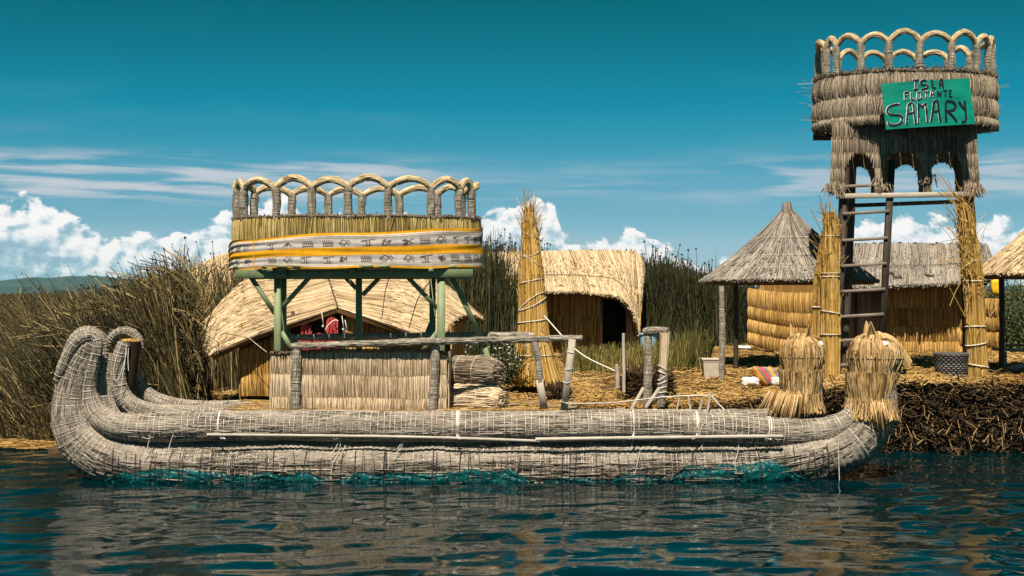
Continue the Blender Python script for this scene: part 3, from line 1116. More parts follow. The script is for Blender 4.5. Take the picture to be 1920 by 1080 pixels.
def reed_bands(parent, curve, length, bands, mat, r=0.010, bulge=0.035, jit=0.012, tilt=0.02, name='reed_band', tmu=(2.4, 2.2), stitch=True, flare=0.0, dens=1.35, skip=None, k=5, back=True):
    """a stitched reed mat: one object for each row of reeds. curve(s in 0..1) -> x, y, nx, ny ; bands: (z_low(s), z_high(s))"""
    objs = []
    for bi, (zl, zh) in enumerate(bands):
        n = int(length / (r * 2) * dens)
        s = np.clip((np.arange(n) + rng.uniform(-.5, .5, n)) / n, 0, 1)
        if skip is not None:
            s = s[~skip(s, bi)]
            n = len(s)
        s2 = np.clip(s + rng.normal(0, tilt, n) / length, 0, 1)
        t = np.linspace(0, 1, k)
        a, b = zl(s), zh(s)
        a = a - np.abs(rng.normal(0, jit, n))
        b = b + rng.normal(0, jit * 0.4, n)
        x, y, nx, ny = curve(s)
        x2, y2, _, _ = curve(s2)
        off = (bulge * np.sin(math.pi * (0.08 + 0.84 * t)) ** 0.8)[None] + np.abs(rng.normal(0, r * 0.5, n))[:, None] + flare * (1 - t)[None] * rng.uniform(0.5, 1.3, n)[:, None]
        z = a[:, None] + (b - a)[:, None] * t[None]
        X = x2[:, None] * (1 - t) + x[:, None] * t + nx[:, None] * off
        Y = y2[:, None] * (1 - t) + y[:, None] * t + ny[:, None] * off
        mb = MB()
        tint = np.clip(rng.beta(*tmu, n) + 0.22 * NZ(s * length * 2.2 + bi * 9, bi * 3.1), 0, 1)
        polytubes(mb, np.stack([X, Y, z], -1), r * rng.uniform(0.75, 1.2, n), tint)
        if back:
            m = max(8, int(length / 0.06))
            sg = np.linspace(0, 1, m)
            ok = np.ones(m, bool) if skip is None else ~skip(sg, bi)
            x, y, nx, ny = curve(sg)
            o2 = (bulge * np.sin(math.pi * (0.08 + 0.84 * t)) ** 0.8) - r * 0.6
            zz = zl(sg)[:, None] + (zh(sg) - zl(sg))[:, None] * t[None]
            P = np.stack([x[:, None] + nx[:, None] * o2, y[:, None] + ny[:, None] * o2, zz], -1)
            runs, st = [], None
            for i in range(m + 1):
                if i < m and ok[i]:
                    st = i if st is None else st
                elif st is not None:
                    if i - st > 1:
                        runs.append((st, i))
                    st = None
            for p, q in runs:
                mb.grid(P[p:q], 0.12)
        if stitch:
            sg = np.linspace(0, 1, max(20, int(length / 0.04)))
            x, y, nx, ny = curve(sg)
            o3 = bulge * 0.25 + r * 1.3
            P = np.stack([x + nx * o3, y + ny * o3, zl(sg) + 0.006 + rng.normal(0, .003, len(sg))], -1)
            if skip is None:
                polytubes(mb, P[None], 0.005, 0.05)
        objs.append(mb.build(name, M[mat], parent))
    return objs


def const(z):
    return lambda s: np.full(np.shape(s), float(z))


def seg_curve(p0, p1, side=-1):
    p0, p1 = np.asarray(p0, float)[:2], np.asarray(p1, float)[:2]
    d = p1 - p0
    n = np.array([d[1], -d[0]]) / np.linalg.norm(d)
    if n[1] * side < 0:
        n = -n

    def f(s):
        s = np.asarray(s, float)
        return p0[0] + d[0] * s, p0[1] + d[1] * s, np.full(s.shape, n[0]), np.full(s.shape, n[1])
    return f, np.linalg.norm(d)


def ellipse_curve(cx, cy, a, b, t0=0.0, t1=2 * math.pi, grow=0.0):
    def f(s):
        th = t0 + (t1 - t0) * np.asarray(s, float)
        nx, ny = np.cos(th) / a, np.sin(th) / b
        l = np.hypot(nx, ny)
        nx, ny = nx / l, ny / l
        return cx + a * np.cos(th) + nx * grow, cy + b * np.sin(th) + ny * grow, nx, ny
    return f, abs(t1 - t0) / (2 * math.pi) * math.pi * (3 * (a + b) - math.sqrt((3 * a + b) * (a + 3 * b)))


def surf_normal(S, u, v, flip=1.0):
    e = 1e-3
    return flip * nrm(np.cross(S(u + e, v) - S(u - e, v), S(u, v + e) - S(u, v - e)))


def up_sign(S):
    u, v = np.meshgrid(np.linspace(.2, .8, 4), np.linspace(.3, .8, 4), indexing='ij')
    return 1.0 if surf_normal(S, u, v)[..., 2].mean() > 0 else -1.0


def thatch(mb, S, n, vlen=(0.15, 0.4), r=0.010, lift=0.03, flip=1.0, over=0.02, tilt=0.01, tmu=(2.4, 2.2), k=4, slant=0.0, pw=1.0):
    """reeds laid down the surface S(u, v) (v = 0 at the ridge, 1 at the eave)"""
    u = rng.uniform(0, 1, n)
    ln = rng.uniform(*vlen, n)
    v0 = rng.uniform(-0.02, 1, n) ** pw if pw == 1 else np.abs(rng.uniform(0, 1, n)) ** pw
    v0 = np.minimum(v0, 1 - ln * 0.3)
    v1 = np.minimum(v0 + ln, 1 + np.abs(rng.normal(0, over, n)))
    t = np.linspace(0, 1, k)[None]
    V = v0[:, None] + (v1 - v0)[:, None] * t
    U = u[:, None] + (rng.normal(0, tilt, n)[:, None] + slant * (v1 - v0)[:, None]) * t
    N = surf_normal(S, U, V, flip)
    P = S(U, V) + N * (rng.uniform(0, lift, n)[:, None] * (0.25 + 0.75 * t))[..., None]
    tint = np.clip(rng.beta(*tmu, n) + 0.2 * NZ(u * 23, v0 * 5), 0, 1)
    polytubes(mb, P, r * rng.uniform(0.7, 1.25, n), tint)


def slab(mb, S, nu, nv, th, flip=1.0, tint=0.2, drop=0.012):
    u, v = np.meshgrid(np.linspace(0, 1, nu), np.linspace(0, 1, nv), indexing='ij')
    P = S(u, v)
    N = surf_normal(S, u, v, flip)
    A, B = P - N * drop, P - N * (drop + th)
    mb.grid(A, tint)
    mb.grid(B, tint * 0.8)
    for X, Y in ((A[:, 0], B[:, 0]), (A[:, -1], B[:, -1]), (A[0], B[0]), (A[-1], B[-1])):
        mb.grid(np.stack([X, Y], 1), tint)


def arch_rail(parent, cx, cy, a, b, z0, z1, rise, angles, rp, ra, post_mat='wrap', arch_mat='wrap_cream', skip_arch=(), skip_post=()):
    """posts round an ellipse with a bow between each pair"""
    th = np.radians(angles)
    n = len(th)
    for i, t in enumerate(th):
        if i in skip_post:
            continue
        x, y = cx + a * math.cos(t), cy + b * math.sin(t)
        dx, dz = rng.normal(0, .012, 2)
        wrapped('rail_post', parent, P3([(x, y, z0 - 0.03), (x + dx, y, (z0 + z1) / 2), (x, y, z1 + dz)], rp), post_mat, (0, 1, 0), fib=60)
    for i in range(n):
        if i in skip_arch:
            continue
        t0, t1 = th[i], th[(i + 1) % n]
        if t1 > t0:
            t1 -= 2 * math.pi
        tt = np.linspace(0, 1, 9)
        ang = t0 + (t1 - t0) * tt
        hgt = rise * rng.uniform(0.82, 1.15)
        pts = np.stack([cx + a * np.cos(ang), cy + b * np.sin(ang), z1 + hgt * np.sin(math.pi * tt) ** 0.85 - 0.01, np.full(9, ra)], 1)
        wrapped('rail_arch', parent, pts, arch_mat, (0, 0, 1), gap=0.04, fib=60)


# ------------------------------------------------------------------ the reed boat
NEAR, FARH = 17.3, 19.35
boat = thing('reed_boat', 'long grey twin hull reed boat with curled prows and straw animal heads', 'boat', (0.0, 18.2, 0.0))

main_near, o_main = roll_part('hull_roll', boat, pix_path([
    (176, 634, 14), (166, 652, 19), (152, 680, 23), (140, 712, 27), (133, 748, 32), (136, 786, 38), (153, 824, 43), (192, 856, 47),
    (250, 874, 51), (330, 880, 54), (500, 882, 56), (800, 882, 57), (1100, 882, 56), (1350, 878, 54), (1470, 868, 51), (1555, 850, 47),
    (1612, 816, 44), (1636, 776, 40), (1640, 735, 38), (1637, 700, 36)], NEAR), gap=0.075, fib=8200, keep=0.9, sides=40, fr=0.0055, ring_r=0.0052,
    label='thick weathered near hull bundle')
gun_near, o_gun = roll_part('gunwale_roll', boat, pix_path([
    (107, 714, 5, -.10), (114, 695, 8.5, -.12), (126, 668, 9, -.12), (142, 644, 9.5, -.1), (160, 631, 10, -.08), (177, 630, 10, -.06), (183, 643, 10, -.06), (178, 670, 10.5, -.06), (170, 702, 12, -.05),
    (167, 732, 14.5, -.03), (173, 761, 18, -.04), (191, 785, 22, -.08), (222, 798, 24.5, -.12), (280, 802, 26.5, -.15), (400, 799, 27.5, -.15), (600, 798, 28, -.15), (800, 800, 28.5, -.15), (1000, 800, 28, -.15),
    (1200, 797, 28, -.15), (1380, 804, 26.5, -.15), (1480, 811, 25, -.13), (1548, 806, 23, -.1), (1590, 790, 21, -.06), (1612, 764, 18)], NEAR), gap=0.085, fib=5200, ring_r=0.0058, keep=0.97,
    label='slimmer top bundle curling over the near prow')
roll_part('gunwale_roll', boat, pix_path([
    (117, 692, 6), (125, 666, 8), (138, 637, 8.5), (153, 623, 8.5), (170, 620, 8.5), (186, 627, 8), (193, 640, 7), (196, 665, 7), (190, 700, 8), (190, 740, 10)], NEAR + 0.28), gap=0.05, fib=500, sides=16)
roll_part('hull_roll', boat, pix_path([
    (213, 664, 11), (206, 690, 15), (201, 722, 18), (205, 756, 22), (228, 790, 29), (290, 822, 38), (420, 845, 44), (900, 852, 46), (1320, 848, 44),
    (1430, 828, 38), (1490, 795, 31), (1512, 760, 27), (1512, 715, 26)], FARH), gap=0.075, fib=3000, label='far hull bundle with its neck behind the near prow')
gun_far, _ = roll_part('gunwale_roll', boat, pix_path([
    (233, 642, 10.5), (225, 668, 12), (222, 702, 13), (227, 734, 14.5), (247, 760, 17), (285, 774, 17), (350, 778, 17), (480, 779, 16), (800, 780, 15), (1100, 782, 14), (1360, 782, 14),
    (1440, 780, 14), (1490, 765, 14), (1508, 742, 13)], FARH - .15), gap=0.07, fib=2600, label='top bundle of the far hull with a rope loop')
roll_part('gunwale_roll', boat, pix_path([
    (253, 654, 9.5), (250, 680, 11), (252, 704, 12.5), (266, 731, 14), (292, 751, 15), (335, 763, 15), (400, 767, 14), (478, 764, 14)], FARH + 0.35), gap=0.06, fib=900, label='inner curling bundle beside the far prow')
roll_part('prow_hook', boat, pix_path([
    (203, 648, 4), (207, 636, 6), (217, 626, 7.2), (235, 621, 7.5), (251, 627, 7.5), (261, 639, 7), (263, 656, 6)], FARH + 0.15), gap=0.045, fib=200, sides=14)
# the sawn-off far prow end, its shade put in as dark brown
mb = MB()
C, _ = spline(pix_path([(240, 735, 10), (242, 700, 14), (244, 665, 17), (245, 640, 18)], FARH + 0.02), 0.02)
tube(mb, C[:, :3], C[:, 3], 20, tint=0.1)
mb.build('prow_stub', M['root'], boat, label='sawn end of the far prow, shade put into its dark colour')
mb = MB()
top = W(245, 640, FARH + 0.02)
g = rng.uniform(0, 1, (420, 2))
rad, an = np.sqrt(g[:, 0]) * 0.135, g[:, 1] * 6.283
Pt = top + np.stack([rad * np.cos(an), rad * np.sin(an), np.full(420, 0.0)], 1)
polytubes(mb, np.stack([Pt - [0, 0, .05], Pt + np.stack([np.zeros(420), np.zeros(420), rng.uniform(.02, .035, 420) + 0.10 * (Pt[:, 1] - top[1])], 1)], 1), 0.0075, rng.beta(2, 2.5, 420), cap=True)
mb.build('cut_reed_ends', M['litter'], boat, kind='stuff')

# ropes hanging on the far prow
for pts in ([(229, 640), (218, 670), (213, 700), (219, 715), (230, 690), (237, 660), (237, 646)], [(236, 652), (234, 680), (230, 705), (227, 735)], [(241, 652), (240, 675), (241, 695)]):
    mb = MB()
    line(mb, [W(x, y, FARH - 0.33) for x, y in pts], 0.006, step=0.03)
    mb.build('rope_loop', M['rope_white'], boat)

# torn tarpaulin showing along the waterline
def tarpaulin(x0, x1, seed, lo=-0.06, hi=0.26, hole=0.35):
    # near hull main roll: find s range from x
    cx = main_near.C[:, 0]
    sel = np.where((cx > WX(x0, NEAR)) & (cx < WX(x1, NEAR)) & (main_near.C[:, 2] < 0.25))[0]
    s = np.arange(main_near.s[sel[0]], main_near.s[sel[-1]], 0.022)
    n = len(s)
    nz = V2(seed)
    hi_s = hi + 0.07 * nz(s * 2.1, 0.5) + 0.05 * nz(s * 6, 2.5)
    end = np.clip(np.minimum(np.arange(n), np.arange(n)[::-1]) / 18.0, 0, 1)
    hi_s = lo + (hi_s - lo) * (0.25 + 0.75 * end)
    t = np.linspace(0, 1, 16)
    Zt = lo + (hi_s - lo)[:, None] * t[None]
    C = np.stack([np.interp(s, main_near.s, main_near.C[:, j]) for j in range(3)], 1)
    R = np.interp(s, main_near.s, main_near.r)
    dz = Zt - C[:, 2:3]
    ph = np.arcsin(np.clip(dz / R[:, None], -0.98, 0.98))
    wr = 0.012 * nz(s[:, None] * 7 + t[None] * 5, t[None] * 6) + 0.005 * nz(s[:, None] * 16 - t[None] * 9, t[None] * 9 + 3)
    Rr = R[:, None] + 0.030 + wr
    P = np.stack([np.broadcast_to(C[:, :1], Zt.shape) + 0.03 * nz(s[:, None] * 5, t[None] * 4), C[:, 1:2] - Rr * np.cos(ph), C[:, 2:3] + Rr * np.sin(ph)], -1)
    mb = MB()
    nu, nv = Zt.shape
    i = np.arange(nu - 1)[:, None] * nv + np.arange(nv - 1)[None]
    q = np.stack([i, i + nv, i + nv + 1, i + 1], -1)
    hol = nz(s[:-1, None] * 3.2 + 9, t[None, :-1] * 2.6 + s[:-1, None] * 0.4) + 0.5 * nz(s[:-1, None] * 9 + 1, t[None, :-1] * 6)
    q = q[hol < hole].reshape(-1, 4)
    mb.add(P.reshape(-1, 3), q)
    mb.build('tarpaulin', M['plastic'], boat, label='torn teal tarpaulin at the waterline')


tarpaulin(196, 640, 21, hole=1.5, hi=0.14)
tarpaulin(620, 1010, 22, hole=1.5, hi=0.14)
tarpaulin(1000, 1260, 23, hole=1.2, hi=0.09)
tarpaulin(1240, 1578, 24, hole=9.0, hi=0.22)
# net cords crossing the tarpaulin down into the water
mb = MB()
for px in np.arange(215, 1580, 13.0):
    if rng.uniform() < .25:
        continue
    X = WX(px + rng.uniform(-4, 4), NEAR)
    i = np.argmin(np.abs(main_near.C[:, 0] - X) + 5 * (main_near.C[:, 2] > .3))
    ph = np.linspace(-0.35, rng.uniform(.3, .9), 7)
    r = main_near.r[i] + 0.048
    dx = rng.normal(0, .03) * np.linspace(0, 1, 7)
    polytubes(mb, np.stack([main_near.C[i, 0] + dx, main_near.C[i, 1] - r * np.cos(ph), main_near.C[i, 2] + r * np.sin(ph)], 1)[None], 0.0055, .1)
mb.build('net_cords', M['rope_dark'], boat, kind='stuff')
# dark frayed reeds over the waterline
mb = MB()
n = 420
s = rng.uniform(1.6, main_near.L - 1.6, n)
ang = rng.uniform(0.25, 0.95, n)
k = 4
t = np.linspace(0, 1, k)[None]
S = s[:, None] + rng.uniform(0.15, 0.5, n)[:, None] * t
C = np.stack([np.interp(S, main_near.s, main_near.C[:, j]) for j in range(3)], -1)
R = np.interp(S, main_near.s, main_near.r)
zz = rng.uniform(-0.25, 0.42, n)[:, None] + rng.normal(0, 0.03, n)[:, None] * t
zz = np.clip(zz, -0.9, 0.9)
lift = 0.012 + np.abs(rng.normal(0, 0.014, n))[:, None] * np.array([[0.2, 1, .9, .3]])
P = np.stack([C[..., 0], C[..., 1] - (R + lift) * np.sqrt(1 - zz ** 2), C[..., 2] + (R + lift) * zz], -1)
polytubes(mb, P, rng.uniform(.004, .008, n), rng.beta(1.2, 3.2, n))
mb.build('frayed_reeds', M['hull_strand'], o_main, kind='stuff')

# animal heads of straw at the stern
def animal_head(cx, cy_top, Y, sc, yaw, eye_px, parent, label):
    """puma-like head: a bell of straw in three tied layers, muzzle, ear, eyes. cx, cy_top: photo position of the crown"""
    base = W(cx, cy_top, Y)
    cyw, syw = math.cos(yaw), math.sin(yaw)

    def loc(p):
        p = np.asarray(p, float) * sc
        return base + np.stack([p[..., 0] * cyw - p[..., 1] * syw, p[..., 0] * syw + p[..., 1] * cyw, p[..., 2]], -1)
    zt = np.array([0.0, -0.03, -0.09, -0.18, -0.30, -0.42, -0.55, -0.72, -0.90, -1.05, -1.20])
    rt = np.array([0.03, 0.12, 0.21, 0.275, 0.305, 0.308, 0.294, 0.302, 0.292, 0.295, 0.32])
    ct = np.array([0.06, 0.06, 0.06, 0.06, 0.05, 0.045, 0.03, 0.03, 0.03, 0.03, 0.03])

    def S(u, v, z0=0.0, z1=-0.62):
        z = z0 + (z1 - z0) * v
        r = np.interp(-z, -zt, rt)
        c = np.interp(-z, -zt, ct)
        th = u * 2 * math.pi
        # fuller towards the muzzle high up
        fr = np.clip(np.cos(th), 0, 1) ** 2 * np.clip(1 - np.abs(z + 0.34) / 0.34, 0, 1) * 0.13
        return loc(np.stack([c + (r + fr) * np.cos(th), r * 0.92 * np.sin(th), z], -1))
    lay = [(-0.90, -1.22, 420, 0.02), (-0.54, -1.00, 900, 0.004), (0.0, -0.60, 1500, 0.0)]
    head = MB()
    core = lambda u, v: S(u, v, 0.0, -1.1)
    uu, vv = np.meshgrid(np.linspace(0, 1, 29), np.linspace(0.01, 1, 24), indexing='ij')
    head.grid(core(uu, vv) * 1.0 + (loc((0.03, 0, -0.5)) - core(uu, vv)) * 0.05, 0.1)
    o = head.build('animal_head', M['head_straw'], parent, label=label)
    for i, (z0, z1, n, fl) in enumerate(lay):
        mb = MB()
        n = int(n)
        u = rng.uniform(0, 1, n)
        k = 6
        t = np.linspace(0, 1, k)[None]
        v0 = np.where(rng.uniform(0, 1, n) < 0.6, 0.0, rng.uniform(0, 0.6, n)) if i == 2 else rng.uniform(0, 0.1, n)
        v1 = 1 - np.abs(rng.normal(0, 0.03 if i else 0.13, n))
        V = v0[:, None] + (v1 - v0)[:, None] * t
        U = u[:, None] + rng.normal(0, 0.012, n)[:, None] * t
        if i == 2:
            U = U + 0.03 * np.sin(6.28 * U) * (1 - V)
        P = S(U, V, z0, z1)
        cen = loc(np.array([0.03, 0, -0.5]))
        out = P - cen
        out[..., 2] = 0
        P = P + nrm(out) * (rng.uniform(0.0, 0.05, n)[:, None] * (1 - 0.85 * t * (i > 0)) + fl * t ** 2 * rng.uniform(0.4, 1.6, n)[:, None])[..., None] * sc
        P += rng.normal(0, .004, P.shape)
        polytubes(mb, P, 0.0100 * rng.uniform(0.6, 1.6, n) * sc, np.clip(rng.beta(1.2, 1.3, n) + 0.15 * NZ(u * 17, i), 0, 1))
        mb.build('straw_layer', M['head_straw'], o, kind='stuff')
    # ties
    for z in (-0.36, -0.585, -0.95):
        th = np.linspace(0, 1, 40)
        p = S(th, np.full(40, z / -1.1 * 1.0), 0.0, -1.1)
        c = loc(np.array([0.03, 0, z]))
        p = p + nrm((p - c) * [1, 1, 0]) * 0.034
        p[-1] = p[0]
        mb = MB()
        polytubes(mb, p[None], 0.006, 0.0)
        mb.build('tie_cord', M['rope_dark'], o)
    # muzzle: reeds swept from the brow forward and down, open below
    n = 900
    k = 6
    t = np.linspace(0, 1, k)[None]
    w = rng.uniform(-1, 1, n)
    lv = rng.uniform(0, 1, n) ** 0.7
    x0 = 0.08 + 0.06 * lv
    x1 = 0.58 - 0.06 * w ** 2 - 0.07 * (1 - lv)
    zz0 = -0.02 - 0.10 * (1 - lv)
    zz1 = -0.40 - 0.03 * (1 - lv) - 0.02 * np.abs(w)
    Xs = x0[:, None] + (x1 - x0)[:, None] * t
    Zs = zz0[:, None] + (zz1 - zz0)[:, None] * t ** 1.5 + 0.06 * np.sin(math.pi * t)
    Ys = (w * 0.24)[:, None] * (1 - 0.58 * t)
    mb = MB()
    polytubes(mb, loc(np.stack([Xs, Ys, Zs - 0.05 * (w ** 2)[:, None]], -1)), 0.010 * sc * rng.uniform(.7, 1.3, n), np.clip(rng.beta(2.4, 2.0, n), 0, 1))
    mb.build('muzzle', M['head_straw'], o)
    n = 150
    w = rng.uniform(-1, 1, n)
    t = np.linspace(0, 1, 4)[None]
    Xs = 0.22 + (rng.uniform(0.40, 0.52, n) - 0.22)[:, None] * t
    Zs = -0.56 + 0.02 * t + rng.uniform(-.03, .03, n)[:, None] + 0 * w[:, None]
    mb = MB()
    polytubes(mb, loc(np.stack([Xs, (w * 0.15)[:, None] * (1 - .6 * t), Zs], -1)), 0.008 * sc, rng.beta(1.4, 3, n))
    mb.build('lower_jaw', M['head_straw'], o)
    # ears: rolled leaf-shaped flaps of reed
    for sd in (-1, 1):
        n = 70
        w = np.linspace(-1, 1, n)
        t = np.linspace(0, 1, 5)[None]
        bw = 0.085
        p0 = np.array([0.02, sd * 0.12, -0.09])
        tip = np.array([-0.005, sd * 0.15, 0.155])
        P = p0 + (tip - p0) * t[..., None] + 0 * w[:, None, None]
        P[..., 0] += (w * bw)[:, None] * (1 - t) ** 0.8
        P[..., 1] += sd * -0.05 * (1 - w ** 2)[:, None] * (1 - t) + sd * 0.02
        P[..., 2] -= (0.06 * w ** 2)[:, None] * (1 - t)
        mb = MB()
        polytubes(mb, loc(P), 0.0095 * sc, rng.beta(2, 2, n))
        mb.build('ear', M['head_straw'], o)
    # wool eyes
    for sd in (-1, 1):
        c = loc(np.array([eye_px, sd * 0.235, -0.155]))
        ci = rng.normal(0, 1, (26, 3))
        ci = nrm(ci) * rng.uniform(0.004, 0.018, (26, 1))
        mb = MB()
        for cc in ci:
            th, ph = np.meshgrid(np.linspace(0, 2 * math.pi, 9), np.linspace(0, math.pi, 6), indexing='ij')
            R = 0.030
            mb.grid(c + cc + R * np.stack([np.sin(ph) * np.cos(th), np.sin(ph) * np.sin(th), np.cos(ph)], -1))
        mb.build('eye', M['eye'], o)
    return o


animal_head(1629, 623, NEAR, 0.97, -0.10, 0.175, boat, 'straw animal head on the near hull, looking along the lake')
animal_head(1500, 626, FARH, 0.98, 0.75, 0.20, boat, 'straw animal head on the far hull, turned half away')
# skirts of loose reed over the necks
for (px0, px1, py0, py1, Y, n) in ((1592, 1672, 752, 812, NEAR - 0.02, 110), (1440, 1530, 735, 800, FARH - 0.05, 150)):
    mb = MB()
    a = rng.uniform(0, 1, n)
    x0 = px0 + (px1 - px0) * a
    P0 = np.stack([WX(x0, Y), Y - 0.30 * np.sin(math.pi * np.clip(a, .05, .95)) - rng.uniform(0, .03, n), WZ(py0 + rng.normal(0, 4, n), Y)], 1)
    dn = rng.uniform(0.4, 1.0, n)
    slant = -0.5 if px0 < 1500 else 0.15
    P1 = P0 + np.stack([slant * (0.9 - a) * dn * 0.6 + rng.normal(0, .025, n), rng.normal(-.03, .03, n), -(py1 - py0) * Y / F * dn], 1)
    polytubes(mb, np.stack([P0, (P0 + P1) / 2 + rng.normal(0, .006, (n, 3)), P1], 1), rng.uniform(.006, .011, n), np.clip(rng.beta(2.6, 1.8, n), 0, 1), cap=True)
    mb.build('straw_skirt', M['head_straw'], boat, kind='stuff')

# deck: reed-grey planks between the hulls
for i in range(9):
    y = 17.62 + i * 0.19
    mb = MB()
    z = 0.84 + rng.uniform(-.006, .006)
    beam(mb, (WX(430, 17.6), y, z), (WX(1075, 17.6) + rng.uniform(-.1, .1), y, z), 0.178, 0.04, tint=rng.uniform(.3, .7))
    mb.build('deck_plank', M['timber_grey'], boat)
mb = MB()
n = 700
C = np.stack([rng.uniform(WX(430, 17.6), WX(1070, 17.6), n), rng.uniform(17.5, 19.2, n), np.full(n, .868) + np.abs(rng.normal(0, .01, n))], 1)
a = rng.normal(0, .8, n)
d = np.stack([np.cos(a), np.sin(a), np.zeros(n)], 1) * rng.uniform(.05, .25, n)[:, None]
polytubes(mb, np.stack([C - d, C + [0, 0, .01], C + d], 1), rng.uniform(.003, .007, n), rng.beta(2, 2, n))
mb.build('deck_straw', M['litter'], boat, kind='stuff')
# long poles lashed along the side
for pts, r, lb in (([(388, 815), (600, 817), (800, 820), (1012, 827)], 0.020, 'pale pole lashed along the hull towards the prow'), ([(1004, 824), (1200, 821), (1468, 818)], 0.026, 'pale bamboo pole lashed along the hull towards the stern')):
    mb = MB()
    q, _ = spline([W(x, y, NEAR - 0.40) for x, y in pts], 0.12)
    rr = np.full(len(q), r) * rng.uniform(.93, 1.07, len(q))
    tube(mb, q, rr, 10, tint=0.6)
    mb.build('side_pole', M['pole'], boat, label=lb)
# lashings round gunwale and pole
for px in (418, 862, 1183, 1300, 1436):
    mb = MB()
    sg = gun_near.s[np.argmin(np.abs(gun_near.C[:, 0] - WX(px, NEAR)) + 5 * (gun_near.C[:, 2] > 1.2))]
    th = np.linspace(math.pi * 0.30, math.pi * 1.30, 14)
    for q in range(3):
        p = gun_near.at(np.full(14, sg) + rng.normal(0, .012), th, 0.012)
        e = W(px + rng.uniform(-5, 5), 823, NEAR - 0.43)[None]
        sel = p[p[:, 1] < NEAR - 0.1]
        sel = sel[np.argsort(-sel[:, 2])]
        line(mb, np.vstack([sel[::3], e]), 0.0065, step=0.03)
    mb.build('lashing', M['rope_white'], boat)
# loose cords dangling over the flank
for pts in ([(640, 818), (632, 835), (622, 850), (612, 858)], [(640, 818), (636, 845), (624, 870), (620, 900)], [(758, 828), (748, 845), (738, 852)], [(282, 815), (276, 840), (268, 860)], [(325, 815), (318, 835), (314, 858)],
            [(1186, 822), (1184, 838)], [(1385, 825), (1384, 845), (1378, 870), (1381, 886)], [(1200, 845), (1196, 866), (1190, 890)], [(1572, 812), (1572, 840), (1574, 905)], [(1322, 790), (1312, 815), (1318, 832), (1311, 842)], [(648, 835), (640, 850), (634, 862)], [(745, 842), (752, 832), (760, 826)]):
    mb = MB()
    line(mb, [W(x, y, NEAR - 0.42 if y > 845 else NEAR - 0.36) for x, y in pts], 0.0055, step=0.03)
    mb.build('loose_cord', M['rope'], boat)

# low reed cabin under the platform
cab_f, cab_l = seg_curve((WX(510, 17.75), 17.75), (WX(838, 17.75), 17.75))
wav = lambda z, a, ph: (lambda s: z + a * np.sin(np.asarray(s) * 5.2 + ph) + 0.5 * a * np.sin(np.asarray(s) * 13 + ph * 2))
zc = [wav(WZ(774, 17.75), 0.0, 0), wav(WZ(746, 17.75), 0.012, .4), wav(WZ(703, 17.75), 0.014, .9), wav(WZ(661, 17.75), 0.018, 5.0)]
reed_bands(boat, cab_f, cab_l, [(zc[i], zc[i + 1]) for i in range(3)], 'mat_pale', r=0.0085, bulge=0.03, dens=1.5, jit=0.006, name='cabin_band')
for sx in (510, 838):
    x = WX(sx, 17.75)
    c, l = seg_curve((x, 17.76), (x, 18.9))
    nxs = 1.0 if sx > 600 else -1.0
    c2 = (lambda s, x=x, nxs=nxs: (np.full(np.shape(s), x), 17.76 + 1.14 * np.asarray(s), np.full(np.shape(s), nxs), np.zeros(np.shape(s))))
    reed_bands(boat, c2, 1.14, [(const(WZ(774, 17.75)), const(1.26)), (const(1.26), const(1.66))], 'mat_pale', r=0.010, bulge=0.02, name='cabin_band', jit=0.006)
mb = MB()
P = np.stack([np.linspace(WX(507, 17.75), WX(841, 17.75), 60), np.full(60, 17.735), zc[3](np.linspace(0, 1, 60)) + 0.012 + rng.normal(0, .006, 60)], 1)
tube(mb, P, 0.026 * rng.uniform(.8, 1.2, 60), 8, ref=(0, 0, 1), tint=0.12)
n = 700
a = rng.uniform(0, 1, n)
p = np.stack([np.interp(a, np.linspace(0, 1, 60), P[:, 0]), np.full(n, 17.72) + rng.normal(0, .015, n), zc[3](a) + rng.uniform(-.005, .03, n)], 1)
polytubes(mb, np.stack([p, p + np.stack([rng.normal(0, .01, n), rng.normal(-.02, .01, n), rng.uniform(.0, .03, n)], 1)], 1), 0.006, rng.beta(1.3, 3, n))
mb.build('cabin_edge', M['mat_grey'], boat)

# handrails
def rail(name, a, b, r, mat='wrap', ref=(0, 0, 1), **kw):
    return wrapped(name, boat, P3([a, (np.asarray(a) + b) / 2 + rng.normal(0, .008, 3), b], r), mat, ref, **kw)


rail('handrail', W(546, 649, 17.66), W(1092, 634, 17.6), 0.042, gap=0.075, fib=500, bulge=0.05)
rail('handrail', W(545, 633, 18.95), W(1002, 629, 18.95), 0.045, gap=0.075, fib=300, bulge=0.05)
for (x0, y0, x1, y1, Y, r) in ((556, 652, 553, 772, 17.69, 0.060), (817, 646, 810, 772, 17.69, 0.056)):
    rail('rail_post', W(x0, y0, Y), W(x1, y1, Y), r, ref=(0, 1, 0), gap=0.06, fib=150)
rail('rail_post', W(1002, 640, 17.6), W(1013, 716, 17.6), 0.045, ref=(0, 1, 0), gap=0.05, fib=80)
for (x0, y0, x1, y1, Y, w) in ((1011, 712, 1021, 768, 17.6, 0.10), (1073, 636, 1057, 772, 17.45, 0.095)):
    mb = MB()
    beam(mb, W(x0, y0, Y), W(x1, y1, Y), w, 0.06, up=(0, 1, 0), tint=0.6)
    mb.build('rail_post', M['timber_grey'], boat)
mb = MB()
for yy in (662, 690, 715, 752):
    th = np.linspace(0, 2 * math.pi, 14)
    c = W(1073 - (yy - 636) / 136 * 16, yy, 17.45)
    polytubes(mb, (c + np.stack([0.056 * np.cos(th), 0.042 * np.sin(th), 0.02 * np.cos(th + yy)], 1))[None], 0.005, 0.5)
mb.build('lashing', M['rope_white'], boat)

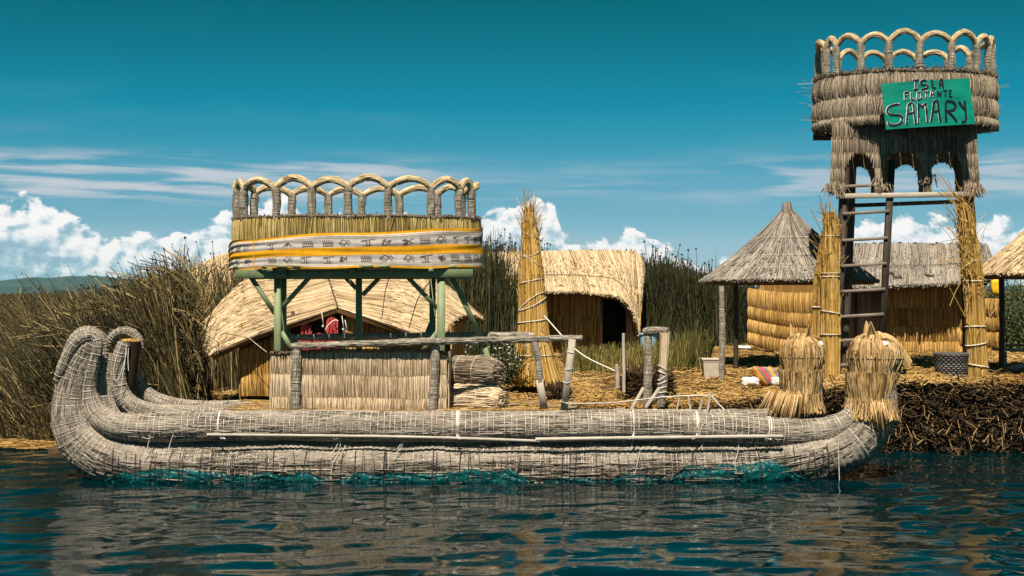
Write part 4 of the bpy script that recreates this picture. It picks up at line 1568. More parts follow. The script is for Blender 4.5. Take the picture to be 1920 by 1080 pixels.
# ---- green painted lookout on the boat
LX, LY, LA, LB, LZ = WX(669, 18.55), 18.55, 1.775, 0.86, 2.84
mb = MB()
beam(mb, (LX - 1.62, 17.98, LZ - 0.085), (LX + 1.70, 17.98, LZ - 0.075), 0.09, 0.12, tint=.5)
look = mb.build('lookout_platform', M['green'], boat, label='green timber lookout on posts above the low cabin')


def green(name, p0, p1, w=0.09, h=0.09, up=(0, 1, 0)):
    mb = MB()
    beam(mb, p0, p1, w, h, up=up)
    return mb.build(name, M['green'], look)


green('beam', (LX - 1.62, 19.1, LZ - 0.085), (LX + 1.62, 19.1, LZ - 0.085), 0.12, 0.09)
for x in (-1.12, 0.02, 1.12):
    green('joist', (LX + x, 17.80, LZ - 0.03 + 0.0), (LX + x, 19.3, LZ - 0.03), 0.07, 0.06, up=(0, 0, 1))
nb = 15
for i in range(nb):
    u0 = -0.96 + 1.92 * (i + 0.5) / nb
    x = LX + LA * u0
    hy = LB * math.sqrt(max(0.02, 1 - u0 * u0)) + 0.03 + rng.uniform(-.03, .04)
    green('floor_board', (x, LY - hy, LZ + 0.02), (x, LY + hy, LZ + 0.02), LA * 1.92 / nb - 0.012, 0.035, up=(0, 0, 1))
PF, PR, DZ = 18.02, 19.08, 0.89
green('post', W(521, 521, PF), np.r_[W(521, 0, PF)[:2], DZ], 0.095, 0.10)
green('post', np.r_[W(827, 0, PF)[:2], LZ - .14], np.r_[W(827, 0, PF)[:2], DZ], 0.11, 0.10)
for px in (531, 811):
    green('post', np.r_[W(px, 0, PR)[:2], LZ - .14], np.r_[W(px, 0, PR)[:2], DZ], 0.09, 0.10)
green('post', np.r_[W(673, 0, 18.5)[:2], LZ - .06], np.r_[W(673, 0, 18.5)[:2], DZ], 0.085, 0.085)
for (x0, y0, x1, y1, Y) in ((470, 519, 516, 588, PF + .02), (582, 518, 530, 575, PF + .02), (763, 518, 820, 578, PF + .02), (528, 622, 552, 662, PF + .02), (820, 622, 790, 662, PF + .02),
                            (715, 517, 680, 553, 18.5), (645, 517, 668, 541, 18.5), (792, 645, 812, 596, PR), (556, 655, 536, 620, PR)):
    green('brace', W(x0, y0, Y), W(x1, y1, Y), 0.062, 0.07)
green('strut', W(847, 519, 18.1), W(908, 645, 18.35), 0.075, 0.07)
green('strut', W(906, 640, 18.36), W(944, 772, 18.6), 0.075, 0.07)
mb = MB()
beam(mb, W(524, 506, 17.90), W(524, 522, 17.90), 0.20, 0.03, up=(0, 1, 0))
mb.build('joint_plate', M['green'], look)

ec, el_len = ellipse_curve(LX, LY, LA, LB)
reed_bands(look, ec, el_len, [(const(LZ + 0.02), const(LZ + 0.36)), (const(LZ + 0.35), const(LZ + 0.70))], 'mat_olive', r=0.010, bulge=0.02, dens=1.3, jit=0.010, name='basket_band')


def rim(parent, cx, cy, a, b, z, r, mat, name, n=2200, tmu=(1.3, 3.0), gaps=None, shag=0.03):
    th = np.linspace(0, 2 * math.pi, 160)
    P = np.stack([cx + a * np.cos(th), cy + b * np.sin(th), z + 0.008 * np.sin(th * 9)], 1)
    mb = MB()
    P[-1] = P[0]
    rr = r * (1 + 0.2 * smooth_noise(160, 3, -1, 1))
    rr[-1] = rr[0]
    tube(mb, P, rr, 9, ref=(0, 0, 1), tint=0.12, cap=False)
    t = rng.uniform(0, 2 * math.pi, n)
    nx, ny = np.cos(t), np.sin(t)
    P0 = np.stack([cx + a * nx, cy + b * ny, np.full(n, z)], 1) + rng.normal(0, r * .5, (n, 3))
    d = np.stack([nx * rng.uniform(-.3, 1, n) + rng.normal(0, .4, n), ny * rng.uniform(-.3, 1, n) + rng.normal(0, .4, n), rng.uniform(-.1, 1.0, n)], 1)
    P1 = P0 + nrm(d) * rng.uniform(r * .6, r + shag, n)[:, None]
    polytubes(mb, np.stack([P0, P1], 1), 0.0055, rng.beta(*tmu, n))
    return mb.build(name, M[mat], parent)


rim(look, LX, LY, LA, LB, LZ + 0.715, 0.024, 'mat_grey', 'basket_rim', shag=0.012)
front = [196, 165, 153, 127, 107.5, 90.5, 72, 50, 30, 17]
back = [-30, -50, -72, -90.5, -107.5, -127, -153]
# in plan +angle is away from the camera, so the front posts are at negative angles
angs = sorted([(-a) % 360 for a in front] + [(-a) % 360 for a in back], reverse=True)
arch_rail(look, LX, LY, LA - 0.03, LB - 0.03, LZ + 0.70, LZ + 1.13, 0.115, angs, 0.054, 0.044)

# ---- striped banner hung round the lookout: top-level, it hangs there
def banner_pt(u, v, lift=0.0):
    """u 0..1 left to right round the front, v 0 top .. 1 bottom"""
    th = np.radians(-177 + 172 * u)
    zt = LZ + 0.36 + 0.24 * u - 0.05 * np.exp(-((u - .0) / .06) ** 2) + 0.012 * np.sin(u * 19)
    zb = LZ - 0.02 + 0.03 * u - 0.03 * np.exp(-((u - .0) / .05) ** 2) + 0.010 * np.sin(u * 23 + 1)
    z = zt + (zb - zt) * v
    fold = 0.009 * np.sin(v * 34 + 3 * np.sin(u * 7)) * (0.28 + 0.9 * np.exp(-(u / .2) ** 2)) + 0.006 * NZ(u * 14, v * 5 + 9) + 0.006 * NZ(u * 5 + 3, v * 9)
    g = 0.062 + fold + lift
    c, s = np.cos(th), np.sin(th)
    nx, ny = c / LA, s / LB
    l = np.hypot(nx, ny)
    return np.stack([LX + LA * c + nx / l * g, LY + LB * s + ny / l * g, z], -1)


ban = thing('striped_banner', 'grey and yellow striped woven banner wrapped round the boat lookout', 'banner', (LX, LY - LB, LZ))
for (ua, ub) in ((0.0, 0.218), (0.222, 1.0)):
    u, v = np.meshgrid(np.linspace(ua, ub, int(260 * (ub - ua)) + 8), np.linspace(0, 1, 44), indexing='ij')
    mb = MB()
    mb.grid(banner_pt(u, v), 0.5, np.stack([u * 4, v], -1).reshape(-1, 2))
    mb.build('cloth', M['banner'], ban)
v = np.linspace(0, 1, 26)
mb = MB()
L_, R_ = banner_pt(np.full(26, 0.2165), v, 0.007), banner_pt(np.full(26, 0.2235), v, 0.007)
mb.grid(np.stack([L_, R_], 1))
mb.build('seam_trim', M['yellow_cloth'], ban)


def motif(u0, vc, kind, w=0.030, h=0.085):
    segs = []
    rr = np.random.default_rng(int(u0 * 9999) + kind)
    if kind == 0:      # bird-like: body, neck, legs
        segs = [[(-.8, -.6), (.9, -.9)], [(-.2, -.7), (-.1, .8)], [(.15, -.7), (.2, .8)], [(-.7, .9), (.5, .9)], [(-.9, -.3), (-.2, -.4)]]
    elif kind == 1:    # tilted box with strokes
        segs = [[(-.9, .2), (-.3, -.9), (.4, -.5), (-.1, .9), (-.9, .2)], [(-.6, .0), (0, .3)], [(.5, -.9), (.9, .1)], [(.3, -.2), (.8, .8)]]
    elif kind == 2:    # hatched block
        segs = [[(-.9 + .3 * j, -.8), (-.7 + .3 * j, .8)] for j in range(6)] + [[(-.9, -.1), (.9, 0)], [(-.9, .8), (.9, .8)]]
    else:
        segs = [[tuple(rr.uniform(-.9, .9, 2)) for _ in range(4)] for _ in range(4)]
    quads = []
    for sg in segs:
        p = np.array(sg, float)
        for a, b in zip(p[:-1], p[1:]):
            d = b - a
            nrm2 = np.array([-d[1], d[0]]) / (np.hypot(*d) + 1e-9) * 0.065
            m = 4
            for i in range(m):
                q0, q1 = a + d * i / m, a + d * (i + 1) / m
                quads.append([q0 - nrm2, q1 - nrm2, q1 + nrm2, q0 + nrm2])
    Q = np.array(quads)
    return banner_pt(u0 + Q[..., 0] * w * 0.5, vc + Q[..., 1] * h, 0.004)


mb = MB()
us = np.linspace(0.03, 0.972, 19)
for row, vc in enumerate((0.285, 0.745)):
    for i, u0 in enumerate(us):
        if abs(u0 - 0.22) < 0.02:
            continue
        Q = motif(u0 + rng.uniform(-.006, .006), vc, [0, 1, 2, 3][(i * 3 + row * 2 + i // 4) % 4], rng.uniform(.030, .046), .098)
        mb.add(Q.reshape(-1, 3), np.arange(len(Q) * 4).reshape(-1, 4))
mb.build('printed_motifs', M['print'], ban)

# two reed logs stacked behind the cabin on the deck
def reed_log(x0, y0, x1, y1, Y0, Y1, r, label, tm, mat, group='reed logs on the boat'):
    t = thing('reed_log', label, 'reed log', W((x0 + x1) / 2, y1 + r, (Y0 + Y1) / 2), group)
    a, b = W(x0, y0, Y0), W(x1, y1, Y1)
    rw = r * Y0 / F
    pts = [np.r_[a + (b - a) * f, rw * g] for f, g in ((0, .80), (.1, .95), (.35, 1.0), (.75, 1.0), (.92, .9), (1, .74))]
    R = Roll(np.array(pts), (0, 1, 0), 0.28, 0.02, 0.03, 0.05)
    mb = MB()
    R.skin(mb, 22, 0.15)
    core = mb.build('reed_core', M['mat_grey'], t)
    mb = MB()
    R.fibres(mb, 1500, (0.15, 0.7), 0.0075, 0.012, tm)
    n = 300
    q = np.sqrt(rng.uniform(0, 1, n)) * rw * .74
    an = rng.uniform(0, 6.283, n)
    c = R.C[-1] + (q * np.cos(an))[:, None] * R.N1[-1] + (q * np.sin(an))[:, None] * R.N2[-1]
    polytubes(mb, np.stack([c - R.T[-1] * .1, c + R.T[-1] * rng.uniform(.0, .06, n)[:, None]], 1), 0.009, rng.beta(1.6, 2.2, n), cap=True)
    mb.build('reed_stalks', M[mat], t, kind='stuff')
    mb = MB()
    for s in (0.28, 0.62):
        th = np.linspace(0, 2 * math.pi, 24)
        p = R.at(np.full(24, R.L * s), th, 0.018)
        p[-1] = p[0]
        polytubes(mb, p[None], 0.007)
    mb.build('tie_cord', M['rope'], t)


reed_log(842, 696, 934, 700, 18.55, 18.15, 28, 'upper of two bound reed logs beside the cabin', (1.3, 1.9), 'mat_grey')
reed_log(840, 748, 942, 752, 18.3, 17.98, 27, 'lower of two bound reed logs beside the cabin', (1.6, 1.5), 'mat_pale')

# ------------------------------------------------------------------ island: huts
def lerp(a, b, t):
    return a + (b - a) * t


def poly(pts, u):
    """points along a polyline, u in 0..1 (any shape)"""
    p = np.asarray(pts, float)
    t = np.linspace(0, 1, len(p))
    return np.stack([np.interp(u, t, p[:, j]) for j in range(3)], -1)


def spl(pts, n=40):
    q, _ = spline(np.asarray(pts, float), 0.02)
    i = np.linspace(0, len(q) - 1, n)
    return np.stack([np.interp(i, np.arange(len(q)), q[:, j]) for j in range(3)], 1)


def patch(ridge, eave, up, bulge, pw=1.0, front=None, vexp=1.0):
    R, E = spl(ridge), spl(eave)
    up = np.asarray(up, float)

    def S(u, v):
        u, v = np.asarray(u, float), np.asarray(v, float)
        g = (front + (1 - front) * np.clip(u, 0, 1)) if front is not None else 1.0
        return lerp(poly(R, np.clip(u, 0, 1)), poly(E, np.clip(u, 0, 1)), v[..., None]) + up * (g * bulge * np.sin(math.pi * np.clip(v, 0, 1) ** vexp) ** pw)[..., None]
    return S


def thatch_part(name, parent, S, n, flip, th=0.07, mat='thatch', nu=24, nv=12, **kw):
    flip = up_sign(S)
    mb = MB()
    thatch(mb, S, n, flip=flip, **kw)
    o = mb.build(name, M[mat], parent)
    mb = MB()
    slab(mb, S, nu, nv, th, flip)
    mb.build('roof_lining', M['lining'], o)
    return o


# --- left hut, its wide roof spreading behind the boat's lookout
HL = 22.5
hut1 = thing('reed_hut', 'tent shaped reed hut with wide pale thatch behind the boat lookout', 'hut', W(640, 735, HL))
Fp, Bp = W(633, 577, 22.3), W(606, 496, 25.2)
S_l = patch([Fp, lerp(Fp, Bp, .5), Bp], [W(398, 668, 22.1), W(388, 645, 22.7), W(392, 600, 24.2)], (0, -0.1, 1), 0.40, front=0.15, vexp=1.5)
thatch_part('roof_slope', hut1, S_l, 6200, -1.0, vlen=(0.4, 0.9), r=0.0105, lift=0.05, tilt=0.008, over=0.012, tmu=(1.9, 1.8))
S_r = patch([Fp, lerp(Fp, Bp, .5), Bp], [W(818, 646, 22.0), W(846, 603, 22.9), W(870, 592, 23.6), W(898, 596, 24.6)], (0, -0.1, 1), 0.48, front=0.05, vexp=1.5)
thatch_part('roof_slope', hut1, S_r, 7000, 1.0, vlen=(0.4, 0.9), r=0.0105, lift=0.05, tilt=0.008, over=0.012, tmu=(1.9, 1.8))
# seam of the two slopes and stitch lines
mb = MB()
line(mb, [Fp + [0, -.03, .03], lerp(Fp, Bp, .5) + [0, -.03, .05], Bp], 0.012, 0.1, step=.1)
mb.build('ridge_cord', M['rope_dark'], hut1)
for S, us in ((S_r, .45), (S_r, .72)):
    mb = MB()
    v = np.linspace(0.02, 0.98, 30)
    mb_p = S(np.linspace(0.02, 0.95, 30), np.full(30, us)) + np.array([0, -0.03, 0.055])
    polytubes(mb, mb_p[None], 0.007, 0.1)
    mb.build('stitch_cord', M['rope_dark'], hut1)
door0, door1 = 549, 646
for (a, b, bands) in ((452, door0, ((742, 700), (702, 658), (660, 590))), (door1, 842, ((742, 690), (692, 640), (642, 588)))):
    c, l = seg_curve((WX(a, HL), HL), (WX(b, HL), HL))
    def under(py, a=a, b=b):
        def f(s):
            px = a + (b - a) * np.asarray(s, float)
            edge = 577 + np.where(px < 633, (633 - px) * 0.387, (px - 633) * 0.373) + 7
            return WZ(np.maximum(py, edge), HL)
        return f
    zs = [(under(p), under(q)) for p, q in bands]
    reed_bands(hut1, c, l, zs, 'mat_gold', r=0.012, bulge=0.04, name='wall_band', jit=0.008)
for px0, px1, Y0, Y1 in ((453, 462, HL, 24.8), (842, 868, HL, 24.6)):
    a, b = np.array([WX(px0, Y0), Y0]), np.array([WX(px1, Y1), Y1])
    d = (b - a) / np.linalg.norm(b - a)
    sg = -1.0 if px0 < 600 else 1.0
    nn = np.array([d[1], -d[0]])
    nn = nn if nn[0] * sg > 0 else -nn
    c = (lambda s, a=a, b=b, nn=nn: (a[0] + (b - a)[0] * np.asarray(s), a[1] + (b - a)[1] * np.asarray(s), np.full(np.shape(s), nn[0]), np.full(np.shape(s), nn[1])))
    reed_bands(hut1, c, 2.0, [(const(.55), const(1.1)), (const(1.1), const(1.95))], 'mat_gold', r=0.013, bulge=0.03, name='wall_band')
c, l = seg_curve((WX(460, 24.9), 24.9), (WX(868, 24.9), 24.9))
reed_bands(hut1, c, l, [(const(.55), const(1.4)), (const(1.4), const(2.35))], 'mat_gold', r=0.018, bulge=0.03, name='wall_band', dens=1.1)
for px in (door0, door1):
    mb = MB()
    beam(mb, W(px, 742, HL - .03), W(px, 584, HL - .03), 0.06, 0.06, up=(0, 1, 0), tint=0.4)
    mb.build('door_post', M['timber'], hut1)
for a, b in (((468, 577), (560, 640)), ((410, 580), (500, 660)), ((418, 590), (408, 622))):
    mb = MB()
    line(mb, [W(a[0], a[1], 22.3), W(b[0], b[1], 21.95)], 0.006, sag=0.03)
    mb.build('guy_cord', M['rope'], hut1)
for px, py0, py1 in ((605, 585, 612), (643, 592, 618), (649, 600, 622)):
    mb = MB()
    line(mb, [W(px - 2, py0, 22.15), W(px, (py0 + py1) / 2, 22.1), W(px + 2, py1, 22.15)], 0.008, step=.03)
    blobs(mb, W(px + 1, py1, 22.2)[None], 0.03)
    mb.build('hanging_string', M['rope_white'], hut1)


def hung_cloth(px0, px1, py0, py1, Y, label, seed):
    nz = V2(seed)
    u, v = np.meshgrid(np.linspace(0, 1, 40), np.linspace(0, 1, 30), indexing='ij')
    sh = 0.12 * np.sin(math.pi * u) ** 0.5
    x = WX(px0, Y) + (WX(px1, Y) - WX(px0, Y)) * (0.5 + (u - 0.5) * (0.75 + 0.25 * v))
    z = WZ(py0, Y) - (1 - sh / 0.12) * 0.10 * (1 - v) + (WZ(py1, Y) - WZ(py0, Y)) * v
    y = Y + 0.035 * np.sin(u * 22 + 2 * nz(u * 3, v * 2)) * (0.4 + v) + 0.03 * nz(u * 5, v * 4)
    mb = MB()
    mb.grid(np.stack([x, y, z], -1))
    mb.grid(np.stack([x, y + 0.012, z], -1))
    return mb.build('hanging_garment', M['red'], label=label, category='garment', group='red garments in the hut doorway')


hung_cloth(558, 588, 606, 700, HL - 0.14, 'small red garment hanging at the left of the hut doorway', 41)
hung_cloth(584, 614, 624, 690, HL - 0.10, 'low red cloth hanging between two garments in the hut doorway', 42)
hung_cloth(608, 637, 594, 700, HL - 0.18, 'larger red garment with white trim in the hut doorway', 43)
mb = MB()
line(mb, [W(609, 620, HL - .26), W(617, 608, HL - .26), W(628, 600, HL - .26), W(634, 602, HL - .26)], 0.010, step=.03)
mb.build('white_ribbon', M['rope_white'], label='short white ribbon lying over the red garment', category='ribbon')
mb = MB()
beam(mb, W(548, 592, HL - .05), W(648, 588, HL - .05), 0.03, 0.03)
mb.build('door_lintel', M['timber'], hut1)

# --- a second thatched roof showing over the reeds behind it
hut4 = thing('reed_hut', 'pale cone roof peeking over the reeds beside the lookout', 'hut', (WX(425, 31), 31, 0.6))
ap = W(440, 470, 31.0)
S_c = lambda u, v: np.stack([ap[0] + v * 1.75 * np.cos(u * 6.2832) , ap[1] + v * 1.75 * np.sin(u * 6.2832), ap[2] - 1.05 * v + 0.10 * np.sin(math.pi * np.clip(v, 0, 1))], -1)
thatch_part('roof', hut4, S_c, 2600, 1.0, vlen=(0.2, 0.5), r=0.016, lift=0.05, tilt=0.01, nu=40)
c, l = ellipse_curve(ap[0], ap[1], 1.35, 1.35)
reed_bands(hut4, c, l, [(const(.5), const(1.4)), (const(1.4), const(2.5))], 'mat_gold', r=0.02, bulge=0.03, name='wall_band', dens=1.1)

# --- middle hut with the dark doorway
HM = 31.0
hut2 = thing('reed_hut', 'reed hut with cream thatched roof and dark open doorway among the reeds', 'hut', W(1090, 660, HM))
eave = [W(912, 552, HM - .75), W(1000, 549, HM - .75), W(1080, 549, HM - .75), W(1124, 553, HM - .75), W(1150, 556, HM - .75), W(1163, 561, HM - .7), W(1177, 576, HM - .65), W(1187, 598, HM - .55), W(1194, 630, HM - .4)]
ridge = [W(915, 474, 33.0), W(990, 472, 33.0), W(1080, 470, 33.0), W(1124, 470, 33.0), W(1148, 470, 33.0), W(1162, 470, 33.0), W(1175, 470, 33.0), W(1184, 470, 33.0), W(1191, 470, 33.0)]
S_m = patch(ridge, eave, (0, -0.25, 0.6), 0.16)
thatch_part('roof_slope', hut2, S_m, 7600, -1.0, vlen=(0.25, 0.6), r=0.016, lift=0.06, tilt=0.006, slant=-0.03, tmu=(2.4, 1.8), nu=50)
S_m2 = patch([W(1190, 470, 33.0), W(1191, 471, 33.1), W(1192, 474, 33.2)], [W(1194, 630, HM - .39), W(1203, 545, 32.4), W(1209, 512, 34.3)], (0.6, -0.2, 0.3), 0.12)
thatch_part('roof_slope', hut2, S_m2, 1500, -1.0, vlen=(0.3, 0.7), r=0.016, lift=0.05, tilt=0.01, tmu=(3.0, 2.0))
S_m3 = patch([W(915, 474, 33.0), W(1050, 471, 33.0), W(1190, 470, 33.0)], [W(925, 545, 35.2), W(1050, 545, 35.2), W(1185, 545, 35.2)], (0, 0.2, 0.5), 0.1)
thatch_part('roof_slope', hut2, S_m3, 1200, 1.0, vlen=(0.3, 0.7), r=0.03, lift=0.05)
mb = MB()
p = S_m(np.linspace(0.02, 0.97, 40), np.full(40, 0.72)) + np.array([0, -0.06, 0.06])
polytubes(mb, p[None], 0.009, 0.1)
for px, py in ((1052, 536), (1038, 540), (1108, 536)):
    line(mb, [W(px - 6, py + 3, HM - .55), W(px, py - 2, HM - .6), W(px + 7, py + 2, HM - .55)], 0.012, 0.3, step=.05)
mb.build('stitch_cord', M['rope_dark'], hut2)
c, l = seg_curve((WX(918, HM), HM), (WX(1127, HM), HM))
reed_bands(hut2, c, l, [(const(WZ(664, HM)), const(WZ(628, HM))), (const(WZ(629, HM)), const(WZ(590, HM))), (const(WZ(591, HM)), const(WZ(540, HM)))], 'mat_gold', r=0.016, bulge=0.04, name='wall_band')
for px, w in ((1127, .06), (1177, .08)):
    mb = MB()
    beam(mb, W(px, 662, HM - .02), W(px, 550, HM - .02), w, 0.07, up=(0, 1, 0), tint=.7)
    mb.build('door_post', M['timber_pink'], hut2)
c, l = seg_curve((WX(1180, HM), HM), (WX(1198, HM), HM + 0.1))
reed_bands(hut2, c, l, [(const(WZ(664, HM)), const(WZ(570, HM)))], 'mat_pale', r=0.015, bulge=0.05, name='wall_band')
for xx, nn in ((918, -1.0), (1198, 1.0)):
    x = WX(xx, HM)
    c = (lambda s, x=x, nn=nn: (np.full(np.shape(s), x), HM + .02 + 4.0 * np.asarray(s), np.full(np.shape(s), nn), np.zeros(np.shape(s))))
    reed_bands(hut2, c, 4.0, [(const(.95), const(2.45))], 'mat_gold', r=0.03, bulge=0.03, name='wall_band', dens=1.1)
c, l = seg_curve((WX(918, HM), HM + 4.0), (WX(1198, HM), HM + 4.0), 1)
reed_bands(hut2, c, l, [(const(.95), const(2.6))], 'mat_gold', r=0.03, bulge=0.03, name='wall_band', dens=1.1)
mb = MB()
beam(mb, W(1124, 660, HM - .12), W(1180, 660, HM - .12), 0.25, 0.05, tint=.8)
mb.build('door_sill', M['timber_grey'], hut2)

# --- right hand house, grey roof, golden walls, board door
HR = 27.6
hut3 = thing('reed_house', 'long reed house with grey thatch, golden walls and board door behind the watchtower', 'house', W(1640, 670, HR))
ridge = [W(1548, 461, 29.8), W(1640, 457, 29.8), W(1740, 457, 29.8), W(1850, 458, 29.8)]
eave = [W(1540, 534, HR - .55), W(1640, 540, HR - .55), W(1700, 536, HR - .55), W(1760, 534, HR - .55), W(1870, 522, HR - .3)]
S_h = patch(ridge, eave, (0, -0.2, 0.6), 0.14)
thatch_part('roof_slope', hut3, S_h, 7800, -1.0, mat='thatch_grey', vlen=(0.3, 0.7), r=0.014, lift=0.05, tilt=0.005, slant=-0.04, tmu=(2.6, 2.2), nu=40)
S_h2 = patch(ridge, [W(1540, 530, 32.4), W(1640, 530, 32.4), W(1740, 530, 32.4), W(1850, 530, 32.4)], (0, 0.2, 0.5), 0.1)
thatch_part('roof_slope', hut3, S_h2, 1200, 1.0, mat='thatch_grey', vlen=(0.3, 0.7), r=0.03, lift=0.05)
mb = MB()
p = S_h(np.linspace(0.02, 0.98, 40), np.full(40, 0.68)) + np.array([0, -0.05, 0.06])
polytubes(mb, p[None], 0.008, 0.5)
for px, py in ((1742, 517), (1668, 512), (1682, 520)):
    for q in range(4):
        line(mb, [W(px - 8, py + rng.uniform(-5, 5), HR - .75), W(px, py + rng.uniform(-3, 3), HR - .8), W(px + 9, py + rng.uniform(-5, 6), HR - .75)], 0.010, 0.5, step=.05)
mb.build('tie_cord', M['rope_dark'], hut3)
c, l = seg_curve((WX(1655, HR), HR), (WX(1802, HR), HR))
zz = [672, 640, 612, 578, 536]
reed_bands(hut3, c, l, [(const(WZ(zz[i], HR)), const(WZ(zz[i + 1], HR))) for i in range(4)], 'mat_gold', r=0.010, bulge=0.045, name='wall_band', jit=0.006)
# the wall leaning back at the left, its rows bowed
a, b = W(1404, 0, 29.0), W(1536, 0, 28.0)
c, l = seg_curve(a, b)
rows = [(645, 672), (622, 641), (598, 616), (574, 588), (540, 548)]
sl = lambda y0, y1: (lambda s: WZ(y0, 29.0) + (WZ(y1, 28.0) - WZ(y0, 29.0)) * np.asarray(s) - 0.05 * np.sin(math.pi * np.asarray(s)))
reed_bands(hut3, c, l, [(sl(*rows[i]), sl(*rows[i + 1])) for i in range(4)], 'mat_gold', r=0.010, bulge=0.07, name='wall_band', jit=0.006)
c, l = seg_curve((WX(1536, 28.0), 28.0), (WX(1576, HR), HR))
reed_bands(hut3, c, l, [(const(WZ(672, HR)), const(WZ(606, HR))), (const(WZ(607, HR)), const(WZ(536, HR)))], 'mat_gold', r=0.012, bulge=0.04, name='wall_band')
c, l = seg_curve((WX(1802, HR), HR), (WX(1880, 26.6), 26.6))
zz = [684, 652, 622, 594, 560]
reed_bands(hut3, c, l, [(const(WZ(zz[i], 26.8)), const(WZ(zz[i + 1], 26.8))) for i in range(4)], 'mat_gold', r=0.011, bulge=0.06, name='wall_band')
# board door
for i in range(7):
    px = 1577 + i * 11.2 + 5.6
    mb = MB()
    beam(mb, W(px, 670, HR + .01 + rng.uniform(-.004, .004)), W(px, 541, HR + .01), 11.2 * HR / F - 0.008, 0.03, up=(0, 1, 0), tint=rng.uniform(.3, .8))
    mb.build('door_board', M['timber_pink'], hut3)
for px in (1605, 1654):
    mb = MB()
    beam(mb, W(px, 670, HR - .04), W(px, 540, HR - .04), 0.05, 0.05, up=(0, 1, 0), tint=.3)
    mb.build('door_post', M['timber'], hut3)
x = WX(1404, 29.0)
c, l = seg_curve((WX(1404, 29.0) + 0.9, 32.2), (WX(1880, 26.6), 32.2), 1)
reed_bands(hut3, c, l, [(const(1.0), const(2.7))], 'mat_gold', r=0.03, bulge=0.03, name='wall_band', dens=1.1)

# --- conical shelters
def cone_shelter(name, label, px, py_top, py_eave, Y, R, mat, posts, n, cap=True, squash=1.0, group='cone roofed shelters'):
    ap = W(px, py_top, Y)
    ze = WZ(py_eave, Y)
    t = thing(name, label, 'shelter', (ap[0], Y, float(gz(ap[0], Y))), group)
    H = ap[2] - ze
    nz = V2(int(px))

    def S(u, v):
        th = u * 2 * math.pi
        rr = R * (0.05 + 0.95 * v) * (1 + 0.02 * nz(np.cos(th) * 2 + 5, np.sin(th) * 2 + 5))
        z = ap[2] - H * (0.80 * v + 0.20 * (1 - (1 - np.clip(v, 0, 1.05)) ** 3)) * 1.0
        return np.stack([ap[0] + rr * np.cos(th), ap[1] + rr * squash * np.sin(th), z], -1)
    thatch_part('roof', t, S, n, 1.0, mat=mat, th=0.06, vlen=(0.15, 0.45), r=0.012, lift=0.05, tilt=0.006, over=0.012, nu=64, nv=16, pw=0.6)
    for v in (0.36, 0.62, 0.82):
        mb = MB()
        th = np.linspace(0, 1, 60)
        p = S(th, np.full(60, v)) + np.array([0, 0, 0.05])
        p[-1] = p[0]
        polytubes(mb, p[None], 0.006, 0.6)
        mb.build('stitch_cord', M['rope'], t)
    if cap:
        mb = MB()
        m = 260
        a = rng.uniform(0, 6.283, m)
        zz = np.array([0.30, 0.16, 0.05, -0.10, -0.40])
        rr = np.array([0.06, 0.085, 0.075, 0.11, 0.30])
        f = rng.uniform(.9, 1.1, m)[:, None]
        P = np.stack([ap[0] + rr[None] * f * np.cos(a)[:, None], ap[1] + rr[None] * f * np.sin(a)[:, None], ap[2] - 0.12 + zz[None] * H / 1.7 + 0 * f], -1)
        polytubes(mb, P, 0.012, rng.beta(2, 2, m))
        th = np.linspace(0, 2 * math.pi, 16)
        C = np.stack([np.full(12, ap[0]), np.full(12, ap[1]), ap[2] - 0.3 + np.linspace(0, 0.44, 12)], 1)
        tube(mb, C, np.interp(np.linspace(0, 1, 12), [0, .5, .8, 1], [0.1, .065, .08, .05]), 12, tint=.3)
        for z in (0.0, 0.05):
            p = np.stack([ap[0] + .082 * np.cos(th), ap[1] + .082 * np.sin(th), np.full(16, ap[2] - 0.08 + z)], 1)
            p[-1] = p[0]
            polytubes(mb, p[None], 0.012, 0.9)
        mb.build('finial', M[mat], t)
    for (x, Yp, wrap_) in posts:
        X = WX(x, Yp)
        z0 = float(gz(X, Yp)) - 0.05
        d = math.hypot(X - ap[0], (Yp - ap[1]) / squash) / R
        z1 = float(S(np.array(0.0), np.array(min(1.0, d)))[2]) - 0.09
        if wrap_:
            wrapped('post', t, P3([(X, Yp, z0), (X + .01, Yp, (z0 + z1) / 2), (X, Yp, z1)], 0.050), 'wrap', gap=0.05, fib=120)
        else:
            mb = MB()
            C, _ = spline([(X, Yp, z0), (X + .015, Yp, (z0 + z1) / 2), (X, Yp, z1)], 0.1)
            tube(mb, C, 0.045, 10, tint=.4)
            mb.build('post', M['timber'], t)
    return t


cone_shelter('cone_shelter', 'open shelter with tall grey cone thatch and tied tip beside the watchtower', 1476, 392, 528, 24.2, 1.60, 'thatch_grey', [(1353, 22.6, True), (1379, 23.7, False), (1560, 22.9, False), (1535, 24.6, False)], 8200)
cone_shelter('cone_shelter', 'open shelter with cream cone thatch cut off by the picture edge', 2020, 340, 516, 21.5, 1.67, 'thatch', [(1877, 21.7, False), (2010, 20.4, False)], 6500, cap=True)

# ------------------------------------------------------------------ watchtower
TX, TY, TA, TB = WX(1696, 22.0), 22.0, 1.50, 0.96
TZ0, TZ1 = 5.33, 6.14
tow = thing('watchtower', 'tall reed watchtower with arched railing, shaggy basket and ladder', 'tower', (TX, 21.9, 1.08))
FT, BT = 21.35, 22.75


def tbeam(name, p0, p1, w, h, mat='timber', up=(0, 1, 0), tint=.5, parent=None):
    mb = MB()
    beam(mb, p0, p1, w, h, up=up, tint=tint)
    return mb.build(name, M[mat], parent or tow)


